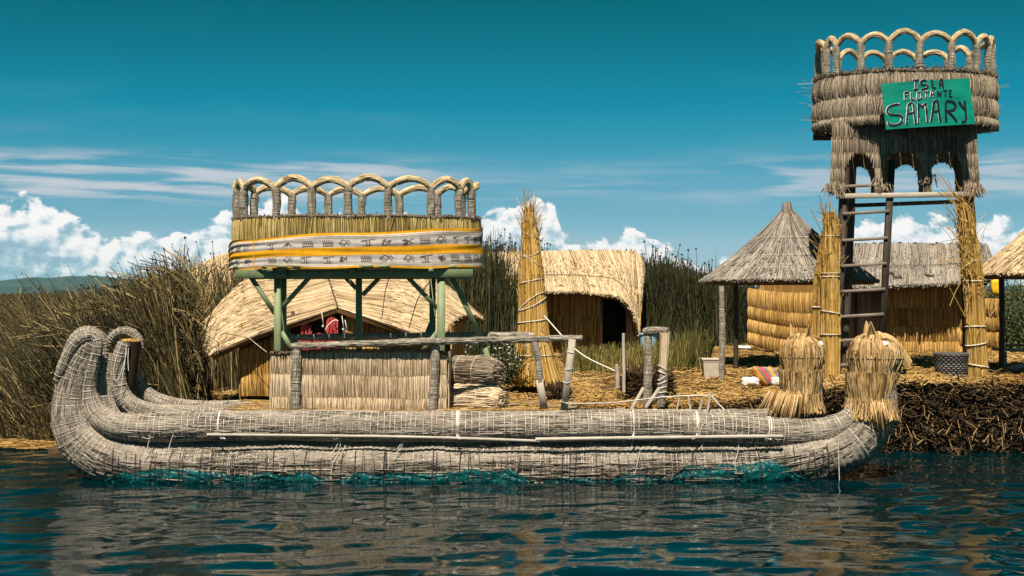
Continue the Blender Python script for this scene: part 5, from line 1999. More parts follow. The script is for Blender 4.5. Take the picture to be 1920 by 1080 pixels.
gb = lambda px, Y: float(gz(WX(px, Y), Y)) - 0.05
for (x0, x1, Y, r) in ((1588, 1562, FT + .08, .085), (1806, 1836, FT + .08, .085), (1600, 1580, BT, .075), (1795, 1815, BT, .075)):
    mb = MB()
    C, _ = spline([np.r_[WX(x1, Y), Y, gb(x1, Y)], np.r_[WX((x0 + x1) / 2, Y) + .02, Y, 3.2], np.r_[WX(x0, Y), Y, TZ0]], 0.15)
    tube(mb, C, r * rng.uniform(.94, 1.06, len(C)), 12, tint=.55)
    mb.build('leg', M['timber'], tow)
tbeam('cross_bar', W(1568, 368, FT - .06), W(1824, 364, FT - .06), 0.085, 0.035, 'timber_grey', tint=.8)
tbeam('cross_bar', W(1582, 386, BT - .3), W(1800, 378, BT - .3), 0.07, 0.05)
# ladder
lad = tbeam('ladder', W(1672, 300, FT + .05), W(1650, 705, FT - .25), 0.11, 0.07, tint=.2)
tbeam('ladder_rail', W(1586, 300, FT + .08), W(1572, 705, FT - .22), 0.07, 0.06, tint=.4, parent=lad)
for y in (347, 398, 448, 496, 544, 591, 636, 682):
    f = (y - 300) / 405.0
    Yr = FT + .05 - .3 * f - 0.03
    tbeam('rung', W(1586 - 14 * f - 2, y + 3, Yr), W(1672 - 22 * f, y - 2, Yr), 0.075, 0.05, 'timber_grey', up=(0, 0, 1), tint=.2, parent=lad)
# floor of the basket
for i in range(13):
    u0 = -0.95 + 1.9 * (i + .5) / 13
    hy = TB * math.sqrt(max(.03, 1 - u0 * u0))
    tbeam('floor_board', (TX + TA * u0, TY - hy, TZ0 + .0), (TX + TA * u0, TY + hy, TZ0 + .0), TA * 1.9 / 13 - .012, 0.04, up=(0, 0, 1), tint=rng.uniform(.3, .8))
for y in (FT + .1, BT - .05):
    tbeam('beam', (TX - 1.4, y, TZ0 - .08), (TX + 1.4, y, TZ0 - .08), 0.09, 0.11, up=(0, 0, 1), tint=.4)
for x in (-0.95, -.5, 0, .5, .95):
    tbeam('joist', (TX + x, TY - .8, TZ0 - .05), (TX + x, TY + .8, TZ0 - .05), 0.07, 0.05, up=(0, 0, 1), tint=.8)
# shaggy basket
ec, L = ellipse_curve(TX, TY, TA, TB)
H = TZ1 - TZ0
reed_bands(tow, ec, L, [(const(TZ0 - 0.04), const(TZ0 + .13 * H)), (const(TZ0 + .12 * H), const(TZ0 + .56 * H)), (const(TZ0 + .54 * H), const(TZ1 - .02))], 'mat_grey', r=0.0075, bulge=0.062, jit=0.020, tilt=0.035, flare=0.018, name='basket_band', dens=1.8, stitch=False, tmu=(2.0, 1.7))
rim(tow, TX, TY, TA, TB, TZ1 + .01, 0.035, 'mat_grey', 'basket_rim', n=3200, shag=0.045)
front = [196, 163, 151, 130, 111, 91, 70, 48, 29, 17]
back = [-29, -48, -70, -91, -111, -130, -151]
angs = sorted([(-a) % 360 for a in front + back], reverse=True)
arch_rail(tow, TX, TY, TA - .03, TB - .03, TZ1 - .02, TZ1 + .50, 0.16, angs, 0.056, 0.045)

# arched reed skirt below the basket, front and back
def skirt_curve(Y, x0, x1, side):
    return seg_curve((x0, Y), (x1, Y), side)


def skirt(Y, x0, x1, side, openings, zrows, flare_px=5, tmu=(2.2, 2.2), tilt=0.015, dens=1.5):
    """rows of reeds, cut by arched openings (centre s, half width s, top z)"""
    c, l = skirt_curve(Y, x0, x1, side)
    for bi, (zl, zh) in enumerate(zrows):
        def skip(s, b, zl=zl, zh=zh):
            m = np.zeros(np.shape(s), bool)
            for (cs, hw, zt) in openings:
                q = 1 - ((np.asarray(s) - cs) / hw) ** 2
                m |= (q > 0) & (zt - 0.28 * (1 - np.sqrt(np.clip(q, 0, 1))) > zh - 0.05)
            return m

        def zlo(s, zl=zl, zh=zh):
            out = np.full(np.shape(s), zl)
            for (cs, hw, zt) in openings:
                q = 1 - ((np.asarray(s) - cs) / hw) ** 2
                a = zt - 0.28 * (1 - np.sqrt(np.clip(q, 0, 1)))
                out = np.where(q > 0, np.maximum(out, np.minimum(a, zh - .02)), out)
            return out
        def curve(s, c=c, zl=zl, zh=zh):
            x, y, nx, ny = c(s)
            drop = np.clip(TZ0 - (zl + zh) / 2, 0, 2)
            xm = (x0 + x1) / 2
            x = xm + (x - xm) * (1 + 0.035 * drop)
            return x, y, nx, ny
        sg = np.linspace(0, 1, 241)
        ok = ~skip(sg, 0)
        edges = np.flatnonzero(np.diff(np.r_[0, ok.astype(int), 0]))
        for p, q in zip(edges[::2], edges[1::2]):
            if q - p < 4:
                continue
            s0, s1 = sg[p], sg[q - 1]
            sub = (lambda s, s0=s0, s1=s1, curve=curve: curve(s0 + (s1 - s0) * np.asarray(s)))
            zl2 = (lambda s, s0=s0, s1=s1, zlo=zlo: zlo(s0 + (s1 - s0) * np.asarray(s)))
            reed_bands(tow, sub, l * (s1 - s0), [(zl2, const(zh))], 'mat_grey', r=0.0085, bulge=0.03, jit=0.014, tilt=tilt, name='skirt_band', flare=0.015, dens=dens, stitch=False, tmu=tmu)


zr = [(WZ(258, FT), WZ(228, FT)), (WZ(287, FT), WZ(257, FT)), (WZ(314, FT), WZ(286, FT)), (WZ(342, FT), WZ(313, FT)), (WZ(364, FT), WZ(341, FT))]
x0, x1 = WX(1560, FT), WX(1830, FT)
sx = lambda px: (WX(px, FT) - x0) / (x1 - x0)
skirt(FT, x0, x1, -1, [(sx(1614), sx(1640) - sx(1614), WZ(289, FT)), (sx(1693), sx(1728) - sx(1693), WZ(284, FT)), (sx(1773), sx(1801) - sx(1773), WZ(284, FT))], zr)
zr = [(WZ(268, BT), WZ(238, BT)), (WZ(294, BT), WZ(267, BT)), (WZ(318, BT), WZ(293, BT)), (WZ(345, BT), WZ(317, BT)), (WZ(368, BT), WZ(344, BT))]
x0, x1 = WX(1582, BT), WX(1808, BT)
sx = lambda px: (WX(px, BT) - x0) / (x1 - x0)
skirt(BT, x0, x1, 1, [(sx(1612), sx(1636) - sx(1612), WZ(312, BT)), (sx(1698), sx(1722) - sx(1698), WZ(308, BT)), (sx(1765), sx(1789) - sx(1765), WZ(304, BT))], zr, dens=1.4)
# shaggy ends hanging at the feet of the skirt
mb = MB()
for px, py, n in ((1564, 354, 110), (1652, 348, 40), (1735, 336, 40), (1826, 358, 110)):
    a = rng.normal(0, 1, n)
    P0 = np.stack([WX(px + a * 8, FT), FT - rng.uniform(0, .10, n), WZ(py - rng.uniform(0, 14, n), FT)], 1)
    P1 = P0 + np.stack([rng.normal(0, .02, n) + a * .02, -rng.uniform(0, .05, n), -rng.uniform(.06, .16, n)], 1)
    polytubes(mb, np.stack([P0, P1], 1), 0.008, rng.beta(2, 2, n))
mb.build('skirt_fringe', M['mat_grey'], tow, kind='stuff')
# stray stalks on the basket
mb = MB()
n = 130
th = rng.uniform(0, 6.283, n)
P0 = np.stack([TX + (TA + .05) * np.cos(th), TY + (TB + .05) * np.sin(th), rng.uniform(TZ0, TZ1, n)], 1)
P1 = P0 + np.stack([np.cos(th) * .12 + rng.normal(0, .1, n), np.sin(th) * .12, rng.normal(0, .07, n)], 1)
polytubes(mb, np.stack([P0, P1], 1), 0.004, rng.beta(2, 2, n))
mb.build('stray_stalks', M['mat_grey'], tow, kind='stuff')

# ------------------------------------------------------------------ the painted sign
SY = 20.80
sgn = thing('sign_board', 'teal board with hand painted black lettering hung on the watchtower basket', 'sign', W(1742, 243, SY))
nzs = V2(77)
cor = [(1652.5, 157), (1817, 146), (1829, 232), (1661, 243)]


def sign_pt(a, b, dy=0.0):
    """a, b in 0..1 across and down"""
    a, b = np.asarray(a, float), np.asarray(b, float)
    c = [np.array(W(x, y, SY)) for x, y in cor]
    p = (c[0] * ((1 - a) * (1 - b))[..., None] + c[1] * (a * (1 - b))[..., None] + c[2] * (a * b)[..., None] + c[3] * ((1 - a) * b)[..., None])
    p[..., 1] += dy + 0.012 * nzs(a * 3, b * 3) - 0.03 * np.sin(math.pi * a)
    return p


u, v = np.meshgrid(np.linspace(0, 1, 30), np.linspace(0, 1, 16), indexing='ij')
mb = MB()
A, B = sign_pt(u, v, 0.0), sign_pt(u, v, 0.012)
mb.grid(A)
mb.grid(B)
for X, Y in ((A[:, 0], B[:, 0]), (A[:, -1], B[:, -1]), (A[0], B[0]), (A[-1], B[-1])):
    mb.grid(np.stack([X, Y], 1))
mb.build('board', M['sign'], sgn)
# letters as brush strokes in photo pixels x9 of the region 1640..1840, 130..250
inv = np.array(cor, float)


def to_ab(zx, zy):
    px, py = 1640 + zx / 9.0, 130 + zy / 9.0
    a, b = 0.5, 0.5
    for _ in range(12):
        t = inv[0] * (1 - a) * (1 - b) + inv[1] * a * (1 - b) + inv[2] * a * b + inv[3] * (1 - a) * b
        da = (inv[1] - inv[0]) * (1 - b) + (inv[2] - inv[3]) * b
        db = (inv[3] - inv[0]) * (1 - a) + (inv[2] - inv[1]) * a
        e = np.array([px, py]) - t
        m = np.array([da, db]).T
        d = np.linalg.solve(m, e)
        a, b = a + d[0], b + d[1]
    return a, b


def stroke(mb, pts, w, dy, dx=0.0, dyy=0.0):
    p = np.array(pts, float) + [dx, dyy]
    if len(p) > 2:
        q, _ = spline(np.c_[p, np.zeros(len(p))] / 100.0, 0.12)
        p = q[:, :2] * 100
    else:
        p = p[0] + np.linspace(0, 1, 6)[:, None] * (p[1] - p[0])
    T = nrm(np.gradient(p, axis=0))
    T = np.c_[-T[:, 1], T[:, 0]]
    ww = w * (1 + 0.18 * smooth_noise(len(p), 2, -1, 1))[:, None] / 2
    Lp, Rp = p - T * ww, p + T * ww
    la = np.array([to_ab(*q) for q in Lp])
    ra = np.array([to_ab(*q) for q in Rp])
    mb.grid(np.stack([sign_pt(la[:, 0], la[:, 1], dy), sign_pt(ra[:, 0], ra[:, 1], dy)], 1))


def letter(strokes, w, white=0.0):
    """white: how much of the white underpainting shows round the black"""
    mb = MB()
    for st in strokes:
        stroke(mb, st, w, -0.010)
    o = mb.build('letter', M['black'], sgn, smooth=False)
    if white:
        mb = MB()
        for st in strokes:
            stroke(mb, st, w + 15 * white, -0.005, -3, 1)
        mb.build('letter_outline', M['white_paint'], o, smooth=False)


letter([[(625, 190), (730, 185)], [(672, 190), (685, 330)], [(640, 345), (720, 340)]], 24, 0.9)
letter([[(870, 195), (800, 190), (760, 225), (790, 262), (860, 265), (885, 290), (860, 325), (780, 345)]], 28, 0.35)
letter([[(955, 180), (962, 250), (965, 315)], [(965, 320), (1030, 318)]], 28)
letter([[(1085, 320), (1105, 180), (1130, 178), (1148, 320)], [(1095, 260), (1145, 258)]], 26)
letter([[(500, 390), (508, 520)], [(495, 395), (560, 385)], [(500, 450), (545, 445)]], 20, 1.0)
letter([[(605, 385), (610, 505)], [(608, 512), (670, 515)]], 20, 1.0)
letter([[(715, 395), (710, 490), (745, 512), (780, 480), (775, 400), (745, 385), (715, 395)]], 20, 1.0)
letter([[(820, 385), (905, 380)], [(862, 385), (862, 490)]], 20, 0.9)
letter([[(930, 480), (950, 375), (975, 375), (990, 470)], [(935, 430), (985, 428)]], 20, 0.8)
letter([[(1045, 470), (1048, 370)], [(1048, 372), (1100, 460)], [(1100, 465), (1105, 362)]], 22)
letter([[(1140, 365), (1215, 358)], [(1178, 362), (1180, 465)]], 20)
letter([[(1245, 360), (1250, 462)], [(1245, 362), (1295, 355)], [(1248, 410), (1280, 408)], [(1250, 464), (1300, 458)]], 20)
letter([[(420, 595), (330, 600), (245, 630), (205, 700), (240, 755), (340, 770), (430, 785), (460, 840), (420, 915), (320, 945), (235, 925), (225, 885)]], 34, 0.75)
letter([[(530, 935), (545, 760), (560, 610), (600, 575), (640, 600), (660, 760), (685, 925)], [(550, 745), (600, 740), (650, 735)]], 30, 0.85)
letter([[(735, 915), (728, 600)], [(715, 580), (785, 640)], [(785, 640), (850, 575)], [(850, 580), (880, 890)]], 30, 0.6)
letter([[(940, 895), (970, 700), (985, 560), (1020, 530), (1050, 560), (1075, 740), (1105, 895)], [(965, 700), (1020, 715), (1060, 700)]], 34, 0.25)
letter([[(1200, 890), (1190, 700), (1195, 540)], [(1195, 540), (1290, 545), (1355, 600), (1330, 680), (1200, 710)], [(1230, 715), (1320, 800), (1380, 890)]], 36)
letter([[(1410, 545), (1460, 610), (1515, 680)], [(1515, 535), (1530, 700), (1535, 850), (1500, 885), (1460, 885)]], 34)

# ------------------------------------------------------------------ sheaves of reed
def sheaf(name, label, rows, Y, mat, n, ties, fray=0.12, group=None, depth=1.0, tip_bend=0.0, flare=0.0, mid_n=None):
    """a standing tied bundle: rows (px, py, half width px) from the foot up"""
    p = np.array([np.r_[W(a, b, Y), c * Y / F] for a, b, c in rows])
    q, s = spline(p, 0.05)
    t = thing(name, label, 'reed sheaf', p[0, :3], group)
    ns = len(s)
    mb = MB()
    ok = q[:, 3] * 0.8
    tube(mb, q[:, :3], ok, 14, tint=0.05)
    mb.build('sheaf_core', M[mat], t)
    th = rng.uniform(0, 6.283, n)
    k = 9
    foot = rng.uniform(0, 0.04, n) + np.where(rng.uniform(0, 1, n) < .35, rng.uniform(0, .5, n), 0)
    head = np.clip(1 - np.abs(rng.normal(0, .25, n)), foot + .2, 1.0)
    ss = foot[:, None] + (head - foot)[:, None] * np.linspace(0, 1, k)[None]
    f = lambda j: np.interp(ss * s[-1], s, q[:, j])
    rad = f(3) * (rng.uniform(0.85, 1.10, n)[:, None]) + fray * np.abs(rng.normal(0, 1, n))[:, None] * np.clip(np.linspace(-1.2, 1, k), 0, 1)[None] ** 2 * 0.10
    tw = th[:, None] + rng.normal(0, .10, n)[:, None] * ss
    P = np.stack([f(0) + rad * np.cos(tw), f(1) + rad * depth * np.sin(tw), f(2) + 0 * rad], -1)
    P += rng.normal(0, .004, P.shape)
    tint = np.clip(rng.beta(2.4, 2.1, n) + 0.12 * NZ(th * 3, 1.0), 0, 1)
    mb = MB()
    polytubes(mb, P, 0.0085 * rng.uniform(.7, 1.3, n), tint)
    if fray:
        m = int(n * .12)
        idx = rng.integers(0, n, m)
        e = P[idx, -1]
        d = np.stack([rng.normal(0, .10, m) + tip_bend, rng.normal(0, .08, m), rng.uniform(.05, .35, m)], 1) * (fray / .12)
        polytubes(mb, np.stack([e - d * .3, e, e + d], 1), 0.005, rng.beta(2, 2.6, m))
    mb.build('stalks', M[mat], t, kind='stuff')
    for (f0, f1, w) in ties:
        mb = MB()
        th = np.linspace(0, 2 * math.pi, 28)
        sv = (f0 + (f1 - f0) * (0.5 - 0.5 * np.cos(th))) * s[-1]
        g = lambda j: np.interp(sv, s, q[:, j])
        r = g(3) * 1.08 + 0.012
        ph = th + w
        pp = np.stack([g(0) + r * np.cos(ph), g(1) + r * depth * np.sin(ph), g(2)], 1)
        pp[-1] = pp[0]
        polytubes(mb, pp[None], 0.012)
        mb.build('tie_cord', M['rope'], t)
    return t


sheaf('reed_sheaf', 'tall standing sheaf of yellow reeds tied with cords beside the middle hut',
      [(1004, 722, 49), (1002, 690, 40), (1000, 640, 29), (999, 590, 24), (997, 540, 22), (996, 490, 17), (994, 440, 12.5), (992, 410, 9), (991, 388, 5)], 22.4, 'sheaf', 1500,
      [(.17, .17, 0), (.37, .35, 0), (.40, .52, 2.6), (.50, .42, 0.4), (.60, .57, 0), (.66, .74, 0), (.78, .72, 1), (.82, .86, 0)], fray=0.13)
sheaf('reed_sheaf', 'yellow reed sheaf tied to the left front leg of the watchtower',
      [(1557, 716, 17), (1557, 660, 16), (1557, 560, 15), (1558, 480, 14), (1558, 430, 12), (1556, 398, 9)], 20.95, 'sheaf', 520, [(.28, .28, 0), (.40, .42, 0), (.62, .62, 0), (.64, .64, 0), (.86, .86, 0)], fray=0.16, tip_bend=-.04)
sheaf('reed_sheaf', 'thin darker reed sheaf half hidden behind the tower ladder leg',
      [(1536, 712, 12), (1535, 640, 12), (1536, 560, 11), (1542, 490, 9), (1548, 440, 6)], 21.25, 'sheaf', 260, [(.25, .25, 0), (.5, .5, 0)], fray=0.05)
sheaf('reed_sheaf', 'frayed yellow reed sheaf leaning on the right tower leg',
      [(1834, 716, 17), (1832, 670, 17), (1828, 600, 16), (1824, 520, 15), (1818, 460, 14), (1810, 410, 10), (1803, 380, 5)], 20.95, 'sheaf', 620, [(.08, .10, 0), (.22, .20, 0), (.30, .31, 1.4), (.56, .56, 0), (.68, .66, 0)], fray=0.22, tip_bend=-.08)
# bent-out stalks of the frayed sheaf
right_sheaf = [o for o in bpy.data.objects if o.get('label', '').startswith('frayed yellow')][0]
mb = MB()
n = 60
for i in range(n):
    a = W(1818 + rng.uniform(-12, 14), rng.uniform(420, 560), 20.8)
    d = np.array([rng.normal(-.18, .22), rng.uniform(-.15, .05), rng.uniform(-.55, .25)])
    if rng.uniform() < .5:
        d = np.array([rng.normal(-.10, .12), rng.uniform(-.1, .05), rng.uniform(.15, .5)])
    line(mb, [a, a + d * .5 + [0, 0, .06], a + d], 0.006, rng.beta(2.4, 1.8), sides=3, step=.12)
mb.build('bent_stalks', M['sheaf'], right_sheaf, kind='stuff')
mb = MB()
line(mb, [W(1826, 465, 20.75), W(1800, 450, 20.7), W(1772, 452, 20.75), W(1748, 460, 20.8)], 0.004, .1, sides=3)
for px, py in ((1748, 458), (1795, 432), (1802, 440)):
    blobs(mb, W(px, py, 20.75)[None], 0.022)
mb.build('seed_stalk', M['seed'], right_sheaf)

# ------------------------------------------------------------------ small things on the island
def rope_thing(pts, r, label, sag=0.0, mat='rope_white', name='rope'):
    mb = MB()
    line(mb, pts, r, sag=sag, step=0.05)
    return mb.build(name, M[mat], label=label, category='rope')


rope_thing([W(1020, 592, 22.0), W(1085, 660, 21.5), W(1158, 698, 21.0)], 0.011, 'white guy rope from the standing sheaf to a wooden stake')
rope_thing([W(1062, 757, 17.4), W(1150, 755, 18.2), W(1250, 744, 19.2), W(1332, 741, 19.3)], 0.009, 'pale mooring line stretched low along the stern')
rope_thing([W(1334, 742, 19.3), W(1345, 755, 19.25), W(1362, 772, 19.2)], 0.009, 'short slack end of mooring line at the forked peg')


def stake(px0, py0, px1, py1, Y, w, label, mat='timber_grey', d=0.04, name='stake'):
    mb = MB()
    a, b = W(px0, py0, Y), W(px1, py1, Y)
    n = 7
    C = np.linspace(b, a, n) + np.r_[[[0, 0, 0]], rng.normal(0, .004, (n - 2, 3)), [[0, 0, 0]]]
    r = w / 2 * np.linspace(1.05, 0.9, n)
    tube(mb, C, r, 8, tint=.7)
    return mb.build(name, M[mat], label=label, category='stake')


stake(1169, 625, 1170, 735, 20.8, 0.055, 'slim white stick standing upright before the young reeds', 'pole')
stake(1157, 683, 1158, 728, 21.0, 0.075, 'short grey stake holding the white guy rope')
stake(1276, 736, 1269, 770, 19.3, 0.03, 'first of two low pegs behind the stern', 'pole')
stake(1290, 742, 1294, 770, 19.25, 0.035, 'second low peg, taller and nearer the forked peg', 'pole')
stake(1317, 748, 1311, 775, 19.15, 0.04, 'blue grey peg wound with white cord at the stern')
stake(1333, 736, 1325, 775, 19.1, 0.04, 'forked pale peg where the mooring line ends', 'pole')

# reed-wrapped gate frame at the landing
gate = thing('landing_frame', 'low wrapped frame of two posts and crossbar at the stern', 'frame', W(1228, 752, 19.9))
wrapped('post', gate, P3([W(1215, 628, 19.9), W(1216, 690, 19.9), W(1212, 760, 19.9)], 0.058), 'wrap', gap=0.05, fib=160)
wrapped('post', gate, P3([W(1245, 690, 19.75), W(1243, 720, 19.75), W(1239, 762, 19.75)], 0.060), 'wrap', gap=0.05, fib=160)
mb = MB()
n = 240
a = rng.uniform(0, 6.283, n)
q = [W(1243, 700, 19.75), W(1246, 660, 19.75), W(1247, 626, 19.75)]
P = np.stack([np.stack([q[j][0] + r * np.cos(a), q[j][1] + r * np.sin(a), np.full(n, q[j][2]) + rng.uniform(-.04, .04, n)], 1) for j, r in ((0, .055), (1, .07), (2, .075))], 1)
polytubes(mb, P, 0.009, rng.beta(2.2, 2.0, n))
mb.build('bare_post_top', M['mat_pale'], gate)
wrapped('crossbar', gate, P3([W(1206, 622, 19.9), W(1230, 620, 19.85), W(1253, 621, 19.75)], 0.052), 'wrap', ref=(0, 0, 1), gap=0.04, fib=420)
for (x0, y0, x1, y1) in ((1206, 728, 1182, 770), (1236, 728, 1210, 765)):
    mb = MB()
    beam(mb, W(x0, y0, 19.5), W(x1, y1, 19.2), 0.05, 0.045, up=(0, 1, 0), tint=.7)
    mb.build('brace', M['timber_grey'], gate)
mb = MB()
for i in range(7):
    c = W(1243 - i * .4, 690 + i * 9, 19.75)
    th = np.linspace(0, 2 * math.pi, 14)
    p = c + np.stack([.075 * np.cos(th), .075 * np.sin(th), rng.normal(0, .02) * np.cos(th)], 1)
    p[-1] = p[0]
    polytubes(mb, p[None], 0.007)
mb.build('lashing', M['rope_white'], gate, kind='stuff')


def tussock(px, py, wpx, hpx, Y, label, n, mat='root', tm=(1.6, 3.0), name='root_clump', cat='root clump'):
    c = W(px, py, Y)
    rx, rz = wpx * Y / F / 2, hpx * Y / F
    mb = MB()
    th, ph = np.meshgrid(np.linspace(0, 2 * math.pi, 25), np.linspace(0, math.pi / 2, 9), indexing='ij')
    nz = V2(int(px))
    f = 0.86 + 0.10 * nz(th * 1.5, ph * 3)
    f[-1] = f[0]
    sp = np.sin(ph) ** 0.6
    mb.grid(np.stack([c[0] + rx * f * sp * np.cos(th), Y + rx * .7 * f * sp * np.sin(th), c[2] - .03 + rz * f * np.cos(ph) ** 0.6], -1), 0.1)
    a, b = rng.uniform(0, 6.283, n), np.arccos(rng.uniform(0, 1, n))
    d = np.stack([np.sin(b) ** .6 * np.cos(a) * rx, np.sin(b) ** .6 * np.sin(a) * rx * .7, np.cos(b) ** .6 * rz], 1)
    P0 = c + d * .85
    P1 = P0 + nrm(d) * rng.uniform(.03, .12, n)[:, None] + rng.normal(0, .04, (n, 3))
    top = np.clip(np.cos(b), 0, 1)
    polytubes(mb, np.stack([P0, P1], 1), rng.uniform(.005, .010, n), np.clip(rng.beta(*tm, n) + top * .35 * rng.uniform(0, 1, n), 0, 1))
    return mb.build(name, M[mat], label=label, category=cat)


tussock(1214, 735, 100, 44, 21.3, 'wide dark clump of cut reed roots behind the landing frame', 1500)
tussock(1046, 765, 36, 40, 19.6, 'small round dark root clump by the handrail post', 500)

# pale box, blanket, bags
mb = MB()
n = 11
c = W(1334, 708, 22.8)
w, d, h = 0.17, 0.14, 0.33
for (bx, top) in ((0.82, 1.0),):
    Pb = np.array([[-w * bx, -d * bx, 0], [w * bx, -d * bx, 0], [w * bx, d * bx, 0], [-w * bx, d * bx, 0], [-w, -d, h], [w, -d, h], [w, d, h], [-w, d, h]]) + c
    mb.add(Pb, [(0, 1, 5, 4), (1, 2, 6, 5), (2, 3, 7, 6), (3, 0, 4, 7), (3, 2, 1, 0)])
tub = mb.build('plastic_tub', M['concrete'], smooth=False, label='pale plastic tub set on the straw left of the cone shelter post', category='tub')
mb = MB()
for a, b in ((4, 5), (5, 6), (6, 7), (7, 4)):
    beam(mb, Pb[a] + [0, 0, .0], Pb[b] + [0, 0, .0], 0.022, 0.03)
mb.build('rim', M['concrete'], tub, smooth=False)
mb = MB()
Pi = Pb.copy()
Pi[:, 2] -= 0.02
mb.add(Pi[4:8] * [1, 1, 1] - [0, 0, .03], [(0, 1, 2, 3)])
mb.build('contents', M['root'], tub)


def crumple(px, py, wpx, hpx, Y, mat, name, label, cat, seed, depth=0.7, box=0.6, uv=False, lean=0.0):
    nz = V2(seed)
    c = W(px, py, Y)
    rx, rz = wpx * Y / F / 2, hpx * Y / F
    th, ph = np.meshgrid(np.linspace(0, 2 * math.pi, 41), np.linspace(0, math.pi, 21), indexing='ij')
    x, y, z = np.sin(ph) * np.cos(th), np.sin(ph) * np.sin(th), np.cos(ph)
    g = lambda q: np.sign(q) * np.abs(q) ** box
    x, y, z = g(x), g(y), g(z)
    f = 1 + 0.10 * nz(x * 3 + 9, z * 3 + y * 2) + 0.06 * nz(x * 8 + 9, z * 8 + y * 5)
    P = np.stack([c[0] + rx * x * f + lean * z * rz, Y + rx * depth * y * f, c[2] + rz * (0.5 + 0.5 * z * f)], -1)
    mb = MB()
    mb.grid(P, uv=np.stack([0.5 + 0.5 * x + 0.08 * z, 0.5 + .5 * z], -1).reshape(-1, 2))
    return mb.build(name, M[mat], label=label, category=cat)


crumple(1438, 722, 44, 34, 21.4, 'blanket', 'folded_blanket', 'folded blanket striped orange, grey and red on the straw', 'blanket', 51, depth=.8, box=.45, lean=-.25)
crumple(1406, 724, 34, 17, 21.3, 'white', 'plastic_bag', 'crumpled white plastic bag beside the striped blanket', 'bag', 52)
crumple(1454, 722, 18, 15, 21.2, 'white', 'plastic_bag', 'small white bag tucked under the striped blanket', 'bag', 53)
crumple(1392, 655, 30, 7, 28.0, 'white', 'plastic_sheet', 'flat white sheet lying at the far corner of the house wall', 'sheet', 54, depth=1.2)
crumple(1583, 668, 20, 12, 26.8, 'white', 'plastic_bag', 'white bag by the board door behind the ladder', 'bag', 55)
crumple(1866, 552, 16, 28, 24.0, 'yellow', 'yellow_bag', 'bright yellow bag hanging under the cream cone roof', 'bag', 56, depth=.8)
mb = MB()
line(mb, [W(1866, 525, 24.0), W(1867, 500, 24.0)], 0.008)
mb.build('strap', M['rope'], bpy.data.objects['yellow_bag'])
# pale blue bucket behind the landing frame
mb = MB()
c = W(1216, 662, 27.5)
C = c + np.stack([np.zeros(6), np.zeros(6), np.linspace(0, .42, 6)], 1)
tube(mb, C, np.linspace(.15, .20, 6), 18, tint=.5, cap=True)
bk = mb.build('bucket', M['blue'], label='pale blue bucket standing in the reeds behind the landing frame', category='bucket')
mb = MB()
th = np.linspace(0, 2 * math.pi, 26)
p = c + np.stack([.205 * np.cos(th), .205 * np.sin(th), np.full(26, .41)], 1)
p[-1] = p[0]
polytubes(mb, p[None], 0.014)
mb.build('rim', M['blue'], bk)

# woven basket
bs = W(1783, 720, 20.75)
bas = thing('wicker_basket', 'dark round wicker basket standing at the edge of the bank', 'basket', bs)
zz = np.linspace(0, 0.48, 15)
rad = lambda z: 0.185 + 0.075 * (z / .48) ** 0.8
m = 40
mb = MB()
for i in range(m):
    a = i * 2 * math.pi / m
    z = np.linspace(0, .5, 6)
    polytubes(mb, np.stack([bs[0] + rad(z) * math.cos(a), bs[1] + rad(z) * math.sin(a), bs[2] + z], 1)[None], 0.008, .3)
mb.build('uprights', M['basket'], bas)
for j, z in enumerate(zz[:-1] + .02):
    th = np.linspace(0, 2 * math.pi, 161)
    r = rad(z) + 0.011 * np.cos(th * m / 2 + (j % 2) * math.pi)
    p = np.stack([bs[0] + r * np.cos(th), bs[1] + r * np.sin(th), np.full(161, bs[2] + z)], 1)
    p[-1] = p[0]
    mb = MB()
    polytubes(mb, p[None], 0.0155, rng.uniform(.35, .75), sides=5)
    mb.build('weave_row', M['basket'], bas)
mb = MB()
for q in range(2):
    th = np.linspace(0, 2 * math.pi, 90)
    p = np.stack([bs[0] + .262 * np.cos(th), bs[1] + .262 * np.sin(th), bs[2] + .485 + .014 * np.sin(th * 20 + q * math.pi)], 1)
    p[-1] = p[0]
    polytubes(mb, p[None], 0.016, .5, sides=5)
mb.build('basket_rim', M['basket'], bas)
mb = MB()
C = bs + np.stack([np.zeros(3), np.zeros(3), [0.01, .02, .05]], 1)
tube(mb, C, .17, 20, tint=.0)
mb.build('basket_bottom', M['basket'], bas)

# bench at the right edge
ben = thing('wooden_bench', 'low weathered wooden bench at the right edge under the cream cone roof', 'bench', W(1910, 700, 22.4))
for nm, p0, p1, w, h, up in (('seat', W(1868, 655, 22.3), W(1990, 659, 22.5), .30, .05, (0, 0, 1)), ('leg', W(1878, 660, 22.2), W(1877, 702, 22.2), .07, .06, (0, 1, 0)), ('leg', W(1972, 660, 22.3), W(1972, 702, 22.3), .07, .06, (0, 1, 0)),
                             ('leg', W(1884, 660, 22.5), W(1884, 700, 22.5), .06, .06, (0, 1, 0)), ('stretcher', W(1862, 698, 22.05), W(1975, 672, 22.35), .05, .08, (0, 0, 1))):
    mb = MB()
    beam(mb, p0, p1, w, h, up=up, tint=.55)
    mb.build(nm, M['timber_grey'], ben)


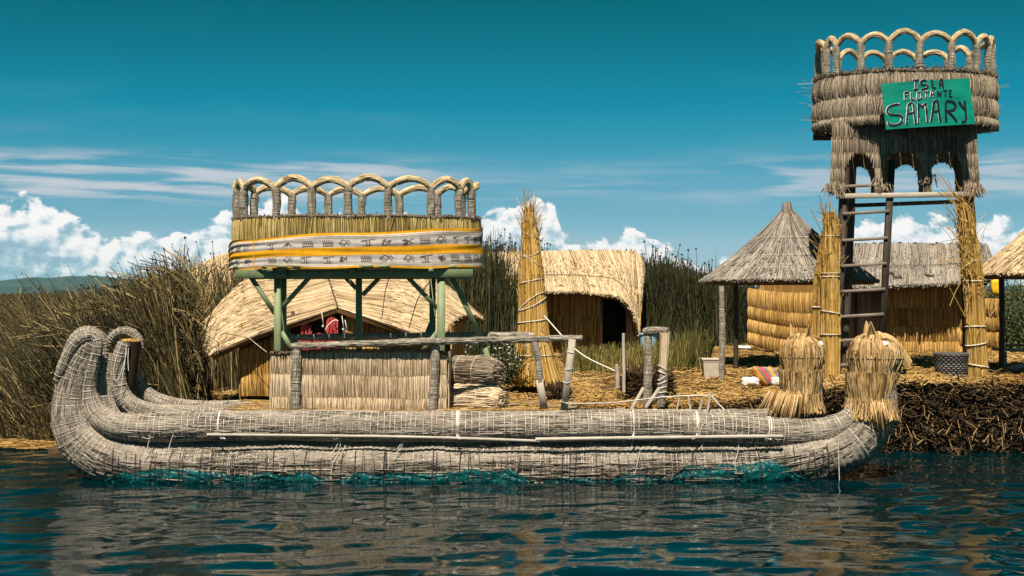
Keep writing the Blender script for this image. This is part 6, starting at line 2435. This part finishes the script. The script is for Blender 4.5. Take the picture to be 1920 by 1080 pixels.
# flowering shrub behind the reed logs
def shrub(px, py, w, h, Y, label, nl, flowers):
    c = W(px, py, Y)
    t = thing('flowering_shrub', label, 'shrub', c)
    mb = MB()
    m = 60
    P0 = c + np.stack([rng.normal(0, .05, m), rng.normal(0, .05, m), np.zeros(m)], 1)
    tip = c + np.stack([rng.normal(0, w, m), rng.normal(0, w, m), rng.uniform(.4, 1, m) * h], 1)
    polytubes(mb, np.stack([P0, (P0 + tip) / 2 + rng.normal(0, .03, (m, 3)), tip], 1), 0.006, .3)
    mb.build('stem', M['leaf'], t)
    mb = MB()
    idx = rng.integers(0, m, nl)
    f = rng.uniform(.3, 1.05, nl)[:, None]
    p = P0[idx] + (tip - P0)[idx] * f + rng.normal(0, .05, (nl, 3))
    d = nrm(rng.normal(0, 1, (nl, 3))) * rng.uniform(.03, .07, nl)[:, None]
    s = nrm(np.cross(d, rng.normal(0, 1, (nl, 3)))) * .016
    V = np.stack([p, p + d * .5 + s, p + d, p + d * .5 - s], 1)
    mb.add(V.reshape(-1, 3), np.arange(nl * 4).reshape(-1, 4), tint=np.repeat(rng.beta(2, 2, nl), 4))
    mb.build('foliage', M['leaf'], t, kind='stuff')
    if flowers:
        mb = MB()
        pick = tip[rng.integers(0, m, flowers)] + rng.normal(0, .05, (flowers, 3)) + [0, -.03, .02]
        blobs(mb, pick, rng.uniform(.012, .024, flowers))
        mb.build('flowers', M['petal'], t, kind='stuff')


shrub(945, 720, 0.24, 0.72, 22.0, 'leafy shrub with pale pink flowers left of the tall sheaf', 1500, 60)
for px, Y, lab in ((1900, 28.5, 'dark bushy shrub behind the bench at the right edge'), (1935, 27.5, 'dark shrub half out of the picture beyond the bench')):
    shrub(px, 690, 0.5, 1.9, Y, lab, 5200, 10)


# ------------------------------------------------------------------ lake haze
hz = MB()
x, y0, y1, z0, z1 = 5200.0, -40.0, 5200.0, -4.0, 95.0
V = [(-x, y0, z0), (x, y0, z0), (x, y1, z0), (-x, y1, z0), (-x, y0, z1), (x, y0, z1), (x, y1, z1), (-x, y1, z1)]
hz.add(V, [(3, 2, 1, 0), (4, 5, 6, 7), (0, 1, 5, 4), (1, 2, 6, 5), (2, 3, 7, 6), (3, 0, 4, 7)])
m = bpy.data.materials.new('thin_haze')
m.use_nodes = True
T = NT(m.node_tree)
out = T.n('ShaderNodeOutputMaterial')
vol = T.n('ShaderNodeVolumePrincipled')
vol.inputs['Color'].default_value = (0.30, 0.80, 0.95, 1)
vol.inputs['Density'].default_value = 0.00005
T.t.links.new(vol.outputs[0], out.inputs['Volume'])
hz.build('haze', m, smooth=False, kind='stuff', label='thin blue haze lying over the lake', category='haze')
